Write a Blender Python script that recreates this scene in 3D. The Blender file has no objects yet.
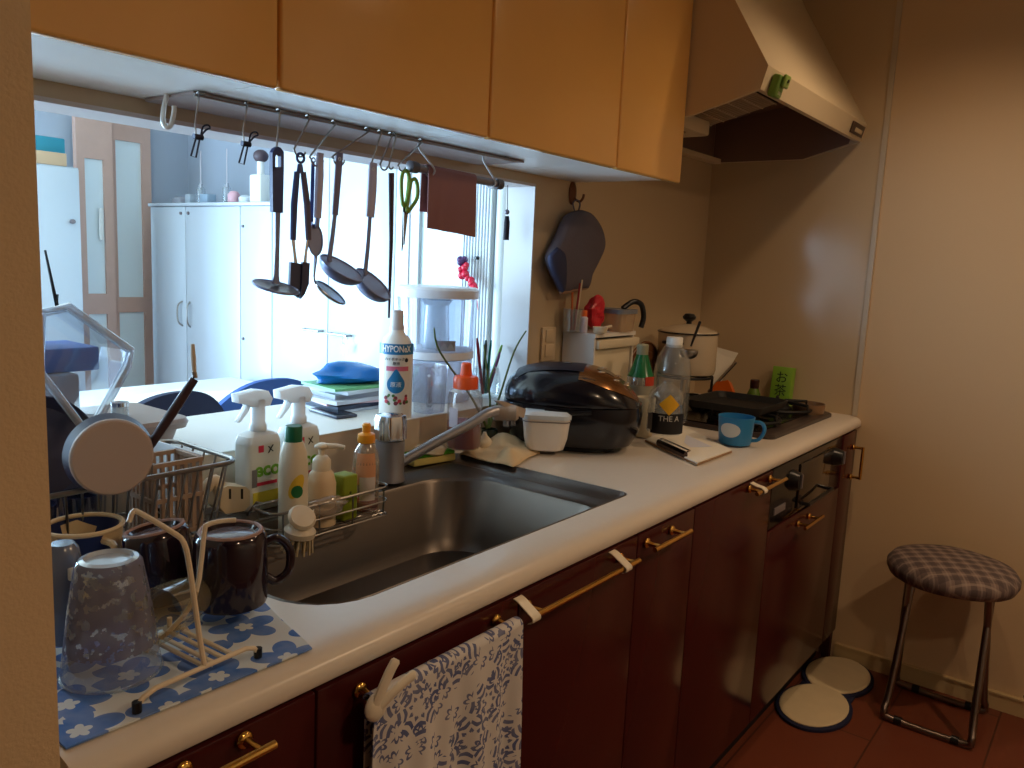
import bpy, bmesh, math, random
from mathutils import Vector, Matrix, Euler
random.seed(4)
C = bpy.context.scene.collection
PI = math.pi
# ------------------------------------------------------------------ camera
F = 814.09; H = 1.44
YAW, PITCH, ROLL = (math.radians(a) for a in (37.2238, 8.4774, -2.6408))
cy, sy, cp, sp = math.cos(YAW), math.sin(YAW), math.cos(PITCH), math.sin(PITCH)
FWD = Vector((cy*cp, sy*cp, -sp)); RT0 = Vector((sy, -cy, 0)); DN0 = FWD.cross(RT0)
RT = math.cos(ROLL)*RT0 + math.sin(ROLL)*DN0
DN = -math.sin(ROLL)*RT0 + math.cos(ROLL)*DN0
CAM = Vector((0, 0, H))
cam = bpy.data.objects.new('camera', bpy.data.cameras.new('camera')); C.objects.link(cam)
cam.data.sensor_width = 36; cam.data.lens = F/1024*36; cam.data.clip_start = .02
m3 = Matrix((RT, -DN, -FWD)).transposed()
cam.matrix_world = Matrix.Translation(CAM) @ m3.to_4x4()
bpy.context.scene.camera = cam
# survey helpers: where a sight line of the photograph meets a real plane of the room
def ray(x, y): return FWD + RT*((x-512)/F) + DN*((y-384)/F)
def onZ(x, y, z): d = ray(x, y); return CAM + d*((z-H)/d.z)
def onY(x, y, Y): d = ray(x, y); return CAM + d*(Y/d.y)
def onX(x, y, X): d = ray(x, y); return CAM + d*(X/d.x)
def dep(p): return (Vector(p)-CAM).dot(FWD)
def zat(b, ypx):
    k = (ypx-384)/F; q = Vector((b[0], b[1], 0))-CAM; v = DN-FWD*k
    return -q.dot(v)/v.z
def stand(x, Y, z):
    k = (x-512)/F; v = RT-FWD*k; q = Vector((0, Y, z))-CAM
    return Vector((-q.dot(v)/v.x, Y, z))
def face(b): return math.atan2(-b[1], -b[0])          # heading towards the viewer's side of the kitchen
ZC = .94; ZS = 1.04; YB = 1.42; XE = 3.125
# ------------------------------------------------------------------ materials
def lin(c):
    return tuple(((v/255)/12.92 if v/255 <= .04045 else ((v/255+.055)/1.055)**2.4) for v in c)+(1,)
MATS = {}
def mat(name, rgb, rough=.5, metal=0., spec=.5, coat=0., trans=0., ior=1.45, bump=0, bscale=200, var=0, vscale=8):
    if name in MATS: return MATS[name]
    m = bpy.data.materials.new(name); m.use_nodes = True; nt = m.node_tree
    b = nt.nodes['Principled BSDF']; b.inputs['Base Color'].default_value = lin(rgb)
    b.inputs['Roughness'].default_value = rough; b.inputs['Metallic'].default_value = metal
    b.inputs['Specular IOR Level'].default_value = spec; b.inputs['Coat Weight'].default_value = coat
    b.inputs['Coat Roughness'].default_value = .06
    b.inputs['Transmission Weight'].default_value = trans; b.inputs['IOR'].default_value = ior
    tc = nt.nodes.new('ShaderNodeTexCoord')
    if bump:
        n = nt.nodes.new('ShaderNodeTexNoise'); n.inputs['Scale'].default_value = bscale
        nt.links.new(tc.outputs['Object'], n.inputs['Vector'])
        bp = nt.nodes.new('ShaderNodeBump'); bp.inputs['Strength'].default_value = bump; bp.inputs['Distance'].default_value = .002
        nt.links.new(n.outputs['Fac'], bp.inputs['Height']); nt.links.new(bp.outputs['Normal'], b.inputs['Normal'])
    if var:
        n = nt.nodes.new('ShaderNodeTexNoise'); n.inputs['Scale'].default_value = vscale; n.inputs['Detail'].default_value = 4
        nt.links.new(tc.outputs['Object'], n.inputs['Vector'])
        mx = nt.nodes.new('ShaderNodeMix'); mx.data_type = 'RGBA'; a = lin(rgb)
        mx.inputs[6].default_value = tuple(v*(1-var) for v in a[:3])+(1,); mx.inputs[7].default_value = tuple(min(1, v*(1+var)) for v in a[:3])+(1,)
        nt.links.new(n.outputs['Fac'], mx.inputs[0]); nt.links.new(mx.outputs[2], b.inputs['Base Color'])
    MATS[name] = m; return m
def clear(name, rgb=(235, 240, 242), body=.12, rough=.05):
    """thin clear plastic or glass: see-through shell with sheen and a little milky body"""
    if name in MATS: return MATS[name]
    m = bpy.data.materials.new(name); m.use_nodes = True; nt = m.node_tree; nt.nodes.clear()
    out = nt.nodes.new('ShaderNodeOutputMaterial'); t = nt.nodes.new('ShaderNodeBsdfTransparent'); g = nt.nodes.new('ShaderNodeBsdfGlossy')
    d = nt.nodes.new('ShaderNodeBsdfDiffuse'); d.inputs['Color'].default_value = lin(rgb)
    t.inputs['Color'].default_value = tuple(.35+.63*v for v in lin(rgb)[:3])+(1,)
    g.inputs['Roughness'].default_value = rough; g.inputs['Color'].default_value = (1, 1, 1, 1)
    lw = nt.nodes.new('ShaderNodeLayerWeight'); lw.inputs['Blend'].default_value = .25
    m1 = nt.nodes.new('ShaderNodeMixShader'); m1.inputs[0].default_value = body
    m2 = nt.nodes.new('ShaderNodeMixShader')
    mul = nt.nodes.new('ShaderNodeMath'); mul.operation = 'MULTIPLY_ADD'; mul.inputs[1].default_value = .55; mul.inputs[2].default_value = .04
    nt.links.new(lw.outputs['Facing'], mul.inputs[0]); nt.links.new(mul.outputs[0], m2.inputs[0])
    nt.links.new(t.outputs[0], m1.inputs[1]); nt.links.new(d.outputs[0], m1.inputs[2])
    nt.links.new(m1.outputs[0], m2.inputs[1]); nt.links.new(g.outputs[0], m2.inputs[2]); nt.links.new(m2.outputs[0], out.inputs[0])
    MATS[name] = m; return m
class N:
    def __init__(s, m): s.nt = m.node_tree; s.b = s.nt.nodes.get('Principled BSDF')
    def new(s, t, **k):
        n = s.nt.nodes.new('ShaderNode'+t)
        for a, v in k.items(): setattr(n, a, v)
        return n
    def link(s, a, b): s.nt.links.new(a, b)
    def math(s, op, a, b=None, c=None):
        n = s.new('Math', operation=op)
        for i, v in enumerate((a, b, c)):
            if v is None: continue
            if isinstance(v, (int, float)): n.inputs[i].default_value = v
            else: s.link(v, n.inputs[i])
        return n.outputs[0]
    def mix(s, f, a, b):
        n = s.new('Mix', data_type='RGBA')
        if isinstance(f, (int, float)): n.inputs[0].default_value = f
        else: s.link(f, n.inputs[0])
        for i, v in ((6, a), (7, b)):
            if isinstance(v, tuple): n.inputs[i].default_value = v
            else: s.link(v, n.inputs[i])
        return n.outputs[2]
    def coords(s, axes='xy', scale=1.):
        tc = s.new('TexCoord'); sep = s.new('SeparateXYZ'); s.link(tc.outputs['Object'], sep.inputs[0])
        cb = s.new('CombineXYZ'); idx = {'x': 0, 'y': 1, 'z': 2}
        for i, a in enumerate(axes): s.link(s.math('MULTIPLY', sep.outputs[idx[a]], scale), cb.inputs[i])
        return cb.outputs[0]
def floral(name, bg, fg, axes, scale, petals=5, ring=False, rnd=.75, rough=.85, size=.42, wet=None):
    """printed cloth: flower heads of several petals scattered over a plain ground"""
    m = mat(name, bg, rough); n = N(m); co = n.coords(axes, scale)
    wob = n.new('TexNoise'); wob.inputs['Scale'].default_value = 2.5; n.link(co, wob.inputs['Vector'])
    def layer(sc, off):
        mp = n.new('VectorMath', operation='MULTIPLY_ADD'); n.link(co, mp.inputs[0]); mp.inputs[1].default_value = (sc, sc, sc); mp.inputs[2].default_value = off
        v = n.new('TexVoronoi', voronoi_dimensions='2D', feature='F1'); v.inputs['Scale'].default_value = 1; v.inputs['Randomness'].default_value = rnd
        n.link(mp.outputs[0], v.inputs['Vector'])
        d = n.new('VectorMath', operation='SUBTRACT'); n.link(mp.outputs[0], d.inputs[0]); n.link(v.outputs['Position'], d.inputs[1])
        s = n.new('SeparateXYZ'); n.link(d.outputs[0], s.inputs[0])
        ang = n.math('ARCTAN2', s.outputs[1], s.outputs[0]); r = v.outputs['Distance']
        rot = n.new('SeparateColor'); n.link(v.outputs['Color'], rot.inputs[0])
        ang = n.math('ADD', ang, n.math('MULTIPLY', rot.outputs[0], 6.28))
        wave = n.math('ABSOLUTE', n.math('COSINE', n.math('MULTIPLY', ang, petals/2)))
        return ang, r, wave
    ang, r, wave = layer(1, (0, 0, 0))
    edge = n.math('MULTIPLY_ADD', wave, size*.5, size*.55)
    fl = n.math('LESS_THAN', r, edge)
    core = n.math('GREATER_THAN', r, n.math('MULTIPLY_ADD', wave, .07, .09))
    f = n.math('MULTIPLY', fl, core)
    if ring:
        lines = n.math('GREATER_THAN', n.math('SINE', n.math('ADD', n.math('MULTIPLY', r, 44), n.math('MULTIPLY', wave, 3))), .05)
        f = n.math('MULTIPLY', f, lines)
        a2, r2, w2 = layer(2.3, (5.3, 2.1, 0))
        curl = n.math('LESS_THAN', n.math('ABSOLUTE', n.math('SUBTRACT', r2, n.math('MULTIPLY_ADD', w2, .16, .2))), .06)
        curl = n.math('MULTIPLY', curl, n.math('GREATER_THAN', n.math('SINE', n.math('MULTIPLY_ADD', a2, 2, 1)), -.3))
        f = n.math('MAXIMUM', f, curl)
    fade = n.math('MULTIPLY', f, n.math('MULTIPLY_ADD', wob.outputs['Fac'], .5, .6))
    n.link(n.mix(fade, lin(bg), lin(fg)), n.b.inputs['Base Color'])
    return m
# ------------------------------------------------------------------ geometry
class G:
    def __init__(s): s.v = []; s.f = []
    def add(s, vs, fs, M=None):
        o = len(s.v); s.v += [(M @ Vector(p)) if M else Vector(p) for p in vs]; s.f += [tuple(i+o for i in f) for f in fs]; return s
    def box(s, a, b, bev=0, seg=2, M=None):
        if not bev:
            x0, y0, z0 = a; x1, y1, z1 = b
            return s.add([(x0, y0, z0), (x1, y0, z0), (x1, y1, z0), (x0, y1, z0), (x0, y0, z1), (x1, y0, z1), (x1, y1, z1), (x0, y1, z1)],
                         [(0, 3, 2, 1), (4, 5, 6, 7), (0, 1, 5, 4), (1, 2, 6, 5), (2, 3, 7, 6), (3, 0, 4, 7)], M)
        bm = bmesh.new(); bmesh.ops.create_cube(bm, size=1)
        for v in bm.verts: v.co = Vector(((v.co.x+.5)*(b[0]-a[0])+a[0], (v.co.y+.5)*(b[1]-a[1])+a[1], (v.co.z+.5)*(b[2]-a[2])+a[2]))
        bmesh.ops.bevel(bm, geom=list(bm.edges), offset=bev, segments=seg, profile=.5, affect='EDGES')
        bm.verts.index_update(); s.add([v.co.copy() for v in bm.verts], [[v.index for v in f.verts] for f in bm.faces], M); bm.free(); return s
    def loft(s, loops, cap0=True, cap1=True, close=False, M=None):
        n = len(loops[0]); vs = [p for l in loops for p in l]; fs = []
        k = len(loops)
        for i in range(k if close else k-1):
            j = (i+1) % k
            for a in range(n):
                b = (a+1) % n; fs.append((i*n+a, i*n+b, j*n+b, j*n+a))
        if not close:
            if cap0: fs.append(tuple(range(n))[::-1])
            if cap1: fs.append(tuple((k-1)*n+a for a in range(n)))
        return s.add(vs, fs, M)
    def lathe(s, prof, c=(0, 0, 0), n=28, M=None, cap=True, sq=0):
        loops = []
        for r, z in prof:
            r = max(r, .0004); loops.append([(c[0]+r*math.cos(2*PI*a/n), c[1]+r*math.sin(2*PI*a/n), c[2]+z) for a in range(n)])
        return s.loft(loops, cap, cap, False, M)
    def tube(s, pts, r, n=8, close=False, r1=None, flat=1.):
        pts = [Vector(p) for p in pts]; k = len(pts); loops = []; up = None
        for i, p in enumerate(pts):
            a = pts[i-1] if (i or close) else p; b = pts[(i+1) % k] if (i < k-1 or close) else p
            t = (b-a).normalized() if (b-a).length > 1e-9 else Vector((0, 0, 1))
            if up is None:
                up = t.orthogonal().normalized()
                if flat != 1. : up = (Vector((0, 1, 0))-t*t.y).normalized()
            up = (up-t*up.dot(t))
            up = up.normalized() if up.length > 1e-6 else t.orthogonal().normalized()
            w = t.cross(up); rr = (r if r1 is None else r+(r1-r)*i/max(1, k-1)) if not isinstance(r, (list, tuple)) else r[i]
            loops.append([p+up*(rr*flat*math.cos(2*PI*q/n))+w*(rr*math.sin(2*PI*q/n)) for q in range(n)])
        return s.loft(loops, True, True, close)
    def prism(s, poly, d, M=None):
        """poly: list of 3-D points; d: offset vector"""
        d = Vector(d); a = [Vector(p) for p in poly]
        return s.loft([a, [p+d for p in a]], M=M)
    def sphere(s, c, r, M=None, n=16, k=10, z0=-1., z1=1.):
        r = (r, r, r) if isinstance(r, (int, float)) else r; a0 = math.asin(z0); a1 = math.asin(z1)
        loops = []
        for i in range(k+1):
            a = a0+(a1-a0)*i/k; q = max(math.cos(a), .002)
            loops.append([(c[0]+r[0]*q*math.cos(2*PI*j/n), c[1]+r[1]*q*math.sin(2*PI*j/n), c[2]+r[2]*math.sin(a)) for j in range(n)])
        return s.loft(loops, M=M)
    def sheet(s, fn, nu, nv, th=0, M=None):
        top = [[Vector(fn(i/nu, j/nv)) for j in range(nv+1)] for i in range(nu+1)]
        w = nv+1; vs = [p for r in top for p in r]; fs = [(i*w+j, (i+1)*w+j, (i+1)*w+j+1, i*w+j+1) for i in range(nu) for j in range(nv)]
        if th:
            d = Vector(th) if not isinstance(th, (int, float)) else Vector((0, 0, -th)); o = len(vs)
            vs += [p+d for p in vs]; fs += [tuple(q+o for q in f[::-1]) for f in fs]
            rim = [i*w for i in range(nu+1)]+[nu*w+j for j in range(1, w)]+[i*w+nv for i in range(nu-1, -1, -1)]+[j for j in range(nv-1, 0, -1)]
            fs += [(rim[(q+1) % len(rim)], rim[q], rim[q]+o, rim[(q+1) % len(rim)]+o) for q in range(len(rim))]
        return s.add(vs, fs, M)
def rrect(x0, x1, y0, y1, r, z, n=6):
    out = []; q = r if isinstance(r, tuple) else (r,)*4
    for cx, cy_, a, r in ((x1-q[0], y1-q[0], 0, q[0]), (x0+q[1], y1-q[1], 90, q[1]), (x0+q[2], y0+q[2], 180, q[2]), (x1-q[3], y0+q[3], 270, q[3])):
        for i in range(n+1):
            t = math.radians(a+90*i/n); out.append(Vector((cx+r*math.cos(t), cy_+r*math.sin(t), z)))
    return out
def link(name, mesh, parent=None, loc=(0, 0, 0)):
    o = bpy.data.objects.new(name, mesh); C.objects.link(o)
    if parent: o.parent = parent
    o.location = loc; return o
WORLD = {}
def base_of(o):
    b = Vector((0, 0, 0))
    while o: b += Vector(o.location); o = o.parent
    return b
def obj(name, g, m, parent=None, smooth=38, origin=None):
    """one mesh object from world-space geometry"""
    if parent: o = base_of(parent)
    elif origin is not None: o = Vector(origin)
    else:
        xs = [v.x for v in g.v]; ys = [v.y for v in g.v]; zs = [v.z for v in g.v]
        o = Vector(((min(xs)+max(xs))/2, (min(ys)+max(ys))/2, min(zs)))
    me = bpy.data.meshes.new(name); me.from_pydata([tuple(v-o) for v in g.v], [], g.f); me.update()
    bm = bmesh.new(); bm.from_mesh(me); bmesh.ops.recalc_face_normals(bm, faces=bm.faces); bm.to_mesh(me); bm.free()
    me.materials.append(m)
    if smooth:
        me.shade_smooth(); me.set_sharp_from_angle(angle=math.radians(smooth))
    return link(name, me, parent, (0, 0, 0) if parent else o)
def tag(o, label, cat, group=None):
    o['label'] = label; o['category'] = cat
    if group: o['group'] = group
    return o
def thing(name, label, cat, base, group=None):
    o = bpy.data.objects.new(name, None); C.objects.link(o); o.location = base; o.empty_display_size = .05
    return tag(o, label, cat, group)
def struct(name, g, m, parent=None, smooth=0):
    o = obj(name, g, m, parent, smooth)
    if not parent: o['kind'] = 'structure'
    return o
def one(name, g, m, label, cat, group=None, smooth=38):
    return tag(obj(name, g, m, None, smooth), label, cat, group)
def bx(a, b, bev=0, seg=2): return G().box(a, b, bev, seg)
def lettering(name, s, size, place, m, parent, stretch=1., depth=.0003, bold=0):
    cu = bpy.data.curves.new(name, 'FONT'); cu.body = s; cu.size = size; cu.align_x = 'CENTER'; cu.align_y = 'CENTER'; cu.extrude = depth; cu.offset = bold*size; cu.resolution_u = 3
    t = bpy.data.objects.new(name, cu); C.objects.link(t)
    dg = bpy.context.evaluated_depsgraph_get(); me = bpy.data.meshes.new_from_object(t.evaluated_get(dg)); bpy.data.objects.remove(t)
    bm = bmesh.new(); bm.from_mesh(me); bmesh.ops.triangulate(bm, faces=bm.faces)
    bmesh.ops.subdivide_edges(bm, edges=[e for e in bm.edges if e.calc_length() > size*.3], cuts=2)
    bm.verts.index_update(); bm.faces.ensure_lookup_table()
    g = G(); g.add([place(v.co.x*stretch, v.co.y, v.co.z) for v in bm.verts], [[v.index for v in f.verts] for f in bm.faces]); bm.free()
    return obj(name, g, m, parent, 0)
def wrap(b, r, z, ang=None):
    a0 = face(b) if ang is None else ang
    def f(u, v, w):
        a = a0+u/r; return Vector((b[0]+(r+.0006+w)*math.cos(a), b[1]+(r+.0006+w)*math.sin(a), z+v))
    return f
def flatp(o, ux, uy, nrm):
    o, ux, uy, nrm = (Vector(q) for q in (o, ux, uy, nrm))
    return lambda u, v, w: o+ux*u+uy*v+nrm*(w+.0006)
def band(b, prof, a0, a1, n=14, grow=.0005):
    """a label wrapped part of the way round a bottle"""
    g = G(); c = face(b)
    def fn(u, v):
        k = v*(len(prof)-1); i = min(int(k), len(prof)-2); t = k-i
        r = prof[i][0]*(1-t)+prof[i+1][0]*t+grow; z = prof[i][1]*(1-t)+prof[i+1][1]*t
        a = c+math.radians(a0+(a1-a0)*u); return (b[0]+r*math.cos(a), b[1]+r*math.sin(a), z)
    return g.sheet(fn, n, max(1, len(prof)-1))
def pprof(b, lst):
    """[(half width px, y px)] of an upright round thing standing at b -> [(r, z world)]"""
    d = dep((b[0], b[1], b[2]+.1)); return [(w*d/F, zat(b, y)) for w, y in lst]
def lathe_at(b, prof, n=28, cap=True):
    return G().lathe(prof, (b[0], b[1], 0), n, None, cap)
def arc(c, r, a0, a1, n, u, w):
    c, u, w = Vector(c), Vector(u), Vector(w)
    return [c+u*(r*math.cos(math.radians(a0+(a1-a0)*i/n)))+w*(r*math.sin(math.radians(a0+(a1-a0)*i/n))) for i in range(n+1)]
def smoothpts(pts, k=4):
    pts = [Vector(p) for p in pts]; out = []
    for i in range(len(pts)-1):
        a = pts[max(i-1, 0)]; b = pts[i]; c = pts[i+1]; d = pts[min(i+2, len(pts)-1)]
        for j in range(k):
            t = j/k; out.append(.5*((2*b)+(c-a)*t+(2*a-5*b+4*c-d)*t*t+(3*b-3*c+d-a)*t**3))
    return out+[pts[-1]]
def boolean_cut(o, cutter):
    md = o.modifiers.new('cut', 'BOOLEAN'); md.object = cutter; md.operation = 'DIFFERENCE'; md.solver = 'EXACT'
    dg = bpy.context.evaluated_depsgraph_get(); me = bpy.data.meshes.new_from_object(o.evaluated_get(dg)); o.modifiers.clear(); o.data = me
    bpy.data.objects.remove(cutter)
X_, Y_, Z_ = Vector((1, 0, 0)), Vector((0, 1, 0)), Vector((0, 0, 1))
# ------------------------------------------------------------------ common materials
wallpaper = mat('cream_wallpaper', (208, 182, 146), .8, bump=.35, bscale=260)
panelm = mat('cream_kitchen_panel', (196, 174, 142), .13, spec=.6)
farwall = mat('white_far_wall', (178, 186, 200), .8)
whitelam = mat('white_laminate', (236, 236, 232), .35)
worktopm = mat('cream_solid_worktop', (218, 208, 196), .28, spec=.5, var=.03, vscale=60)
maroon = mat('maroon_gloss_door', (66, 22, 22), .2, spec=.35, coat=.0)
orange = mat('amber_gloss_door', (236, 182, 104), .2, spec=.5, coat=.25, var=.06, vscale=5)
brass = mat('polished_brass', (225, 178, 95), .16, metal=1)
steel = mat('brushed_steel', (150, 148, 146), .3, metal=1)
darksteel = mat('dull_steel', (104, 100, 98), .33, metal=1)
chrome = mat('chrome', (205, 205, 208), .12, metal=1)
wirem = mat('wire_steel', (150, 146, 142), .28, metal=1)
whitep = mat('white_plastic', (232, 230, 224), .35)
creamp = mat('cream_plastic', (222, 208, 180), .4)
blackp = mat('black_plastic', (20, 20, 23), .3)
blackm = mat('black_matte', (17, 16, 17), .6)
navyp = mat('navy_plastic', (26, 32, 58), .35)
greyp = mat('grey_plastic', (120, 112, 116), .45)
greenp = mat('green_plastic', (120, 168, 52), .4)
paper = mat('white_paper', (236, 230, 216), .8)
inkm = mat('dark_ink', (40, 38, 42), .7)
clearp = clear('clear_plastic', (225, 232, 236), .10)
milkp = clear('milky_plastic', (228, 232, 234), .42, .25)
glassm = clear('thin_glass', (232, 238, 240), .06, .02)
# ------------------------------------------------------------------ room shell
floorm = mat('red_brown_floor', (118, 62, 44), .3, spec=.4)
n = N(floorm); bt = n.new('TexBrick'); bt.inputs['Scale'].default_value = 1; bt.inputs['Brick Width'].default_value = .9; bt.inputs['Row Height'].default_value = .3
bt.inputs['Mortar Size'].default_value = .003; bt.inputs['Color1'].default_value = lin((118, 62, 44)); bt.inputs['Color2'].default_value = lin((108, 56, 40)); bt.inputs['Mortar'].default_value = lin((78, 44, 34))
n.link(n.coords('xy'), bt.inputs['Vector']); n.link(bt.outputs['Color'], n.b.inputs['Base Color'])
struct('floor', bx((-1.6, -1.3, -.05), (XE+.1, 5.3, 0)), floorm)
struct('ceiling', bx((-1.6, -1.3, 2.45), (XE+.1, 5.3, 2.5)), mat('white_ceiling', (232, 224, 208), .8))
XO = 1.935
g = bx((-1.6, YB, 0), (XO, YB+.09, ZS-.001)); g.box((-1.6, YB, ZS-.001), (.2, YB+.09, 2.45)); g.box((.2, YB, 1.665), (XO, YB+.09, 2.45)); g.box((XO, YB, 0), (XE, YB+.09, 2.45))
struct('wall_back', g, panelm)
struct('wall_right', bx((XE, -1.3, 0), (XE+.1, 1.47, 2.45)), wallpaper)
struct('wall_east', bx((XE, 1.47, 0), (XE+.1, 5.3, 2.45)), farwall)
struct('trim_1', bx((XE-.004, .79, ZC), (XE, YB, 2.445)), panelm)
struct('trim_2', bx((XE-.009, .772, ZC), (XE, .789, 2.45)), mat('panel_edge', (190, 178, 158), .3))
struct('wall_left', bx((.17, .764, 0), (.318, YB, 2.45)), wallpaper)
struct('wall_front', bx((-1.6, -1.35, 0), (XE+.1, -1.25, 2.45)), wallpaper)
g = bx((-1.65, -1.3, 0), (-1.55, 2.2, 2.45)); g.box((-1.65, 4.9, 0), (-1.55, 5.3, 2.45)); g.box((-1.65, 2.2, 0), (-1.55, 4.9, .25)); g.box((-1.65, 2.2, 2.25), (-1.55, 4.9, 2.45))
struct('wall_west', g, farwall)
w = struct('window_1', G().box((-1.63, 2.2, .25), (-1.57, 2.26, 2.25)).box((-1.63, 4.84, .25), (-1.57, 4.9, 2.25)).box((-1.63, 2.2, .25), (-1.57, 4.9, .31)).box((-1.63, 2.2, 2.19), (-1.57, 4.9, 2.25)).box((-1.63, 3.52, .25), (-1.57, 3.58, 2.25)), whitelam)
g = bx((-1.6, 5.2, 0), (-1.2, 5.3, 2.45)); g.box((1.3, 5.2, 0), (XE+.1, 5.3, 2.45)); g.box((-1.2, 5.2, 0), (1.3, 5.3, .1)); g.box((-1.2, 5.2, 2.2), (1.3, 5.3, 2.45))
struct('wall_far', g, farwall)
struct('added_window_2', G().box((-1.2, 5.22, .1), (-1.14, 5.28, 2.2)).box((1.24, 5.22, .1), (1.3, 5.28, 2.2)).box((-1.2, 5.22, .1), (1.3, 5.28, .16)).box((-1.2, 5.22, 2.14), (1.3, 5.28, 2.2)).box((.02, 5.22, .1), (.08, 5.28, 2.2)), whitelam)  # unseen window, added to send bluish light towards the counter
g = bx((XE-.014, -1.25, 0), (XE, .76, .06)); g.box((XE-.018, -1.25, .055), (XE, .76, .062))
struct('baseboard_right', g, mat('cream_baseboard', (196, 172, 130), .5))
g = bx((.32, YB-.012, ZC), (XO, YB, ZS)); struct('trim_3', g, mat('beige_riser', (214, 196, 172), .4))
g = bx((.32, YB-.006, ZS-.0005), (XO, 1.76, ZS+.0), .004); struct('trim_4', bx((.32, YB-.014, ZS), (XO, 1.765, ZS+.002)), whitelam)
ZS += .002
struct('trim_5', bx((XO-.004, YB-.004, ZS), (XO+.0, YB+.1, 1.665)), mat('pale_jamb', (206, 200, 198), .5))
struct('trim_6', bx((.32, YB-.004, 1.658), (XO, YB+.1, 1.666)), mat('pale_jamb', (206, 200, 198), .5))
# ------------------------------------------------------------------ upper cabinets
XA = [.335, .793, 1.292, 1.793, 2.148]
ulab = ['amber wall cabinet nearest the left post', 'wide amber wall cabinet above the hanging skimmer and ladles', 'amber wall cabinet above the hanging brown cloth', 'narrow amber wall cabinet beside the range hood']
for i in range(4):
    x0, x1 = XA[i], XA[i+1]
    t = thing('wall_cabinet', ulab[i], 'cabinet', ((x0+x1)/2, YB, 1.69), 'amber wall cabinets')
    obj('body', bx((x0+.001, 1.09, 1.692), (x1-.001, YB-.001, 2.44)), whitelam, t, 0)
    obj('door', G().box((x0+.002, 1.067, 1.682), (x1-.002, 1.088, 2.44), .006, 3), orange, t)
# hanging rail under them
t = thing('hanging_rail', 'long thin metal rail under the wall cabinets with hooks on it', 'rail', (1.2, 1.3, 1.68))
obj('back_plate', bx((.765, 1.255, 1.686), (1.66, 1.405, 1.691)), mat('taupe_metal', (150, 134, 128), .75), t, 0)
obj('rod', G().tube([(.76, 1.245, 1.683), (1.61, 1.245, 1.683)], .003), wirem, t)
for x in (.78, 1.2, 1.585):
    obj('bracket', G().tube([(x, 1.245, 1.683), (x, 1.265, 1.688)], .0035).box((x-.006, 1.25, 1.687), (x+.006, 1.28, 1.691)), wirem, t)
# ------------------------------------------------------------------ worktop, sink
YF = .735
def nose(x):
    pts = [(YB-.002, ZC), (.815, ZC), (.79, ZC-.001), (.773, ZC-.0045), (.762, ZC-.0105), (.757, ZC-.018), (.756, ZC-.024), (.756, ZC-.034), (.758, ZC-.0375), (.778, ZC-.038), (.778, ZC-.034), (YB-.002, ZC-.034)]
    return [Vector((x, y, z)) for y, z in pts]
wt = obj('worktop', G().loft([nose(.328), nose(XE-.001)]), worktopm, None, 40, (1.7, 1.1, ZC-.05))
tag(wt, 'cream kitchen worktop with rounded front edge running the whole counter', 'worktop')
SX0, SX1, SY0, SY1 = .692, 1.583, .850, 1.395
RS = (.05, .09, .11, .03)
def rs(d): return tuple(v-d for v in RS)
cut = obj('cut', G().loft([rrect(SX0, SX1, SY0, SY1, RS, z) for z in (.8, 1.)]), whitelam, None, 0, (0, 0, 0)); boolean_cut(wt, cut)
sinkm = mat('brushed_sink_steel', (106, 98, 92), .36, metal=.85, bump=.05, bscale=60)
t = thing('kitchen_sink', 'dark stainless steel sink with rounded corners set into the worktop', 'sink', (1.1, 1.1, .74))
e = .0015
L = [rrect(SX0+e, SX1-e, SY0+e, SY1-e, rs(.002), ZC-.034), rrect(SX0+e, SX1-e, SY0+e, SY1-e, rs(.002), ZC-.001), rrect(SX0+.006, SX1-.008, SY0+.003, SY1-.008, rs(.005), ZC+.001), rrect(SX0+.009, SX1-.022, SY0+.004, SY1-.016, rs(.008), ZC-.008),
     rrect(SX0+.01, SX1-.045, SY0+.005, SY1-.03, rs(.01), ZC-.009), rrect(SX0+.011, SX1-.055, SY0+.006, SY1-.045, rs(.012), ZC-.013), rrect(SX0+.012, SX1-.062, SY0+.0065, SY1-.055, rs(.014), ZC-.007), rrect(SX0+.0125, SX1-.075, SY0+.007, SY1-.065, rs(.016), ZC-.007), rrect(SX0+.0128, SX1-.083, SY0+.0075, SY1-.075, rs(.018), ZC-.013)]
obj('rim', G().loft(L+[rrect(SX0+.013, 1.468, SY0+.008, 1.275, (.12, .1, .1, .05), ZC-.014)], False, False), sinkm, t)
Lb = [rrect(SX0+.013, 1.468, SY0+.008, 1.275, (.12, .1, .1, .05), ZC-.014), rrect(SX0+.017, 1.463, SY0+.01, 1.27, (.12, .1, .1, .05), ZC-.02), rrect(SX0+.03, 1.435, SY0+.02, 1.255, .1, ZC-.15),
      rrect(SX0+.045, 1.42, SY0+.035, 1.24, .1, ZC-.178), rrect(SX0+.08, 1.39, SY0+.07, 1.205, .09, ZC-.187), rrect(1.0, 1.12, 1.0, 1.1, .03, ZC-.195)]
obj('basin', G().loft(Lb, False, True), sinkm, t)
obj('drain_cover', G().lathe([(.045, 0), (.055, .002), (.05, .006), (.02, .008), (.0, .008)], (1.06, 1.05, ZC-.194)), darksteel, t)
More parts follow.
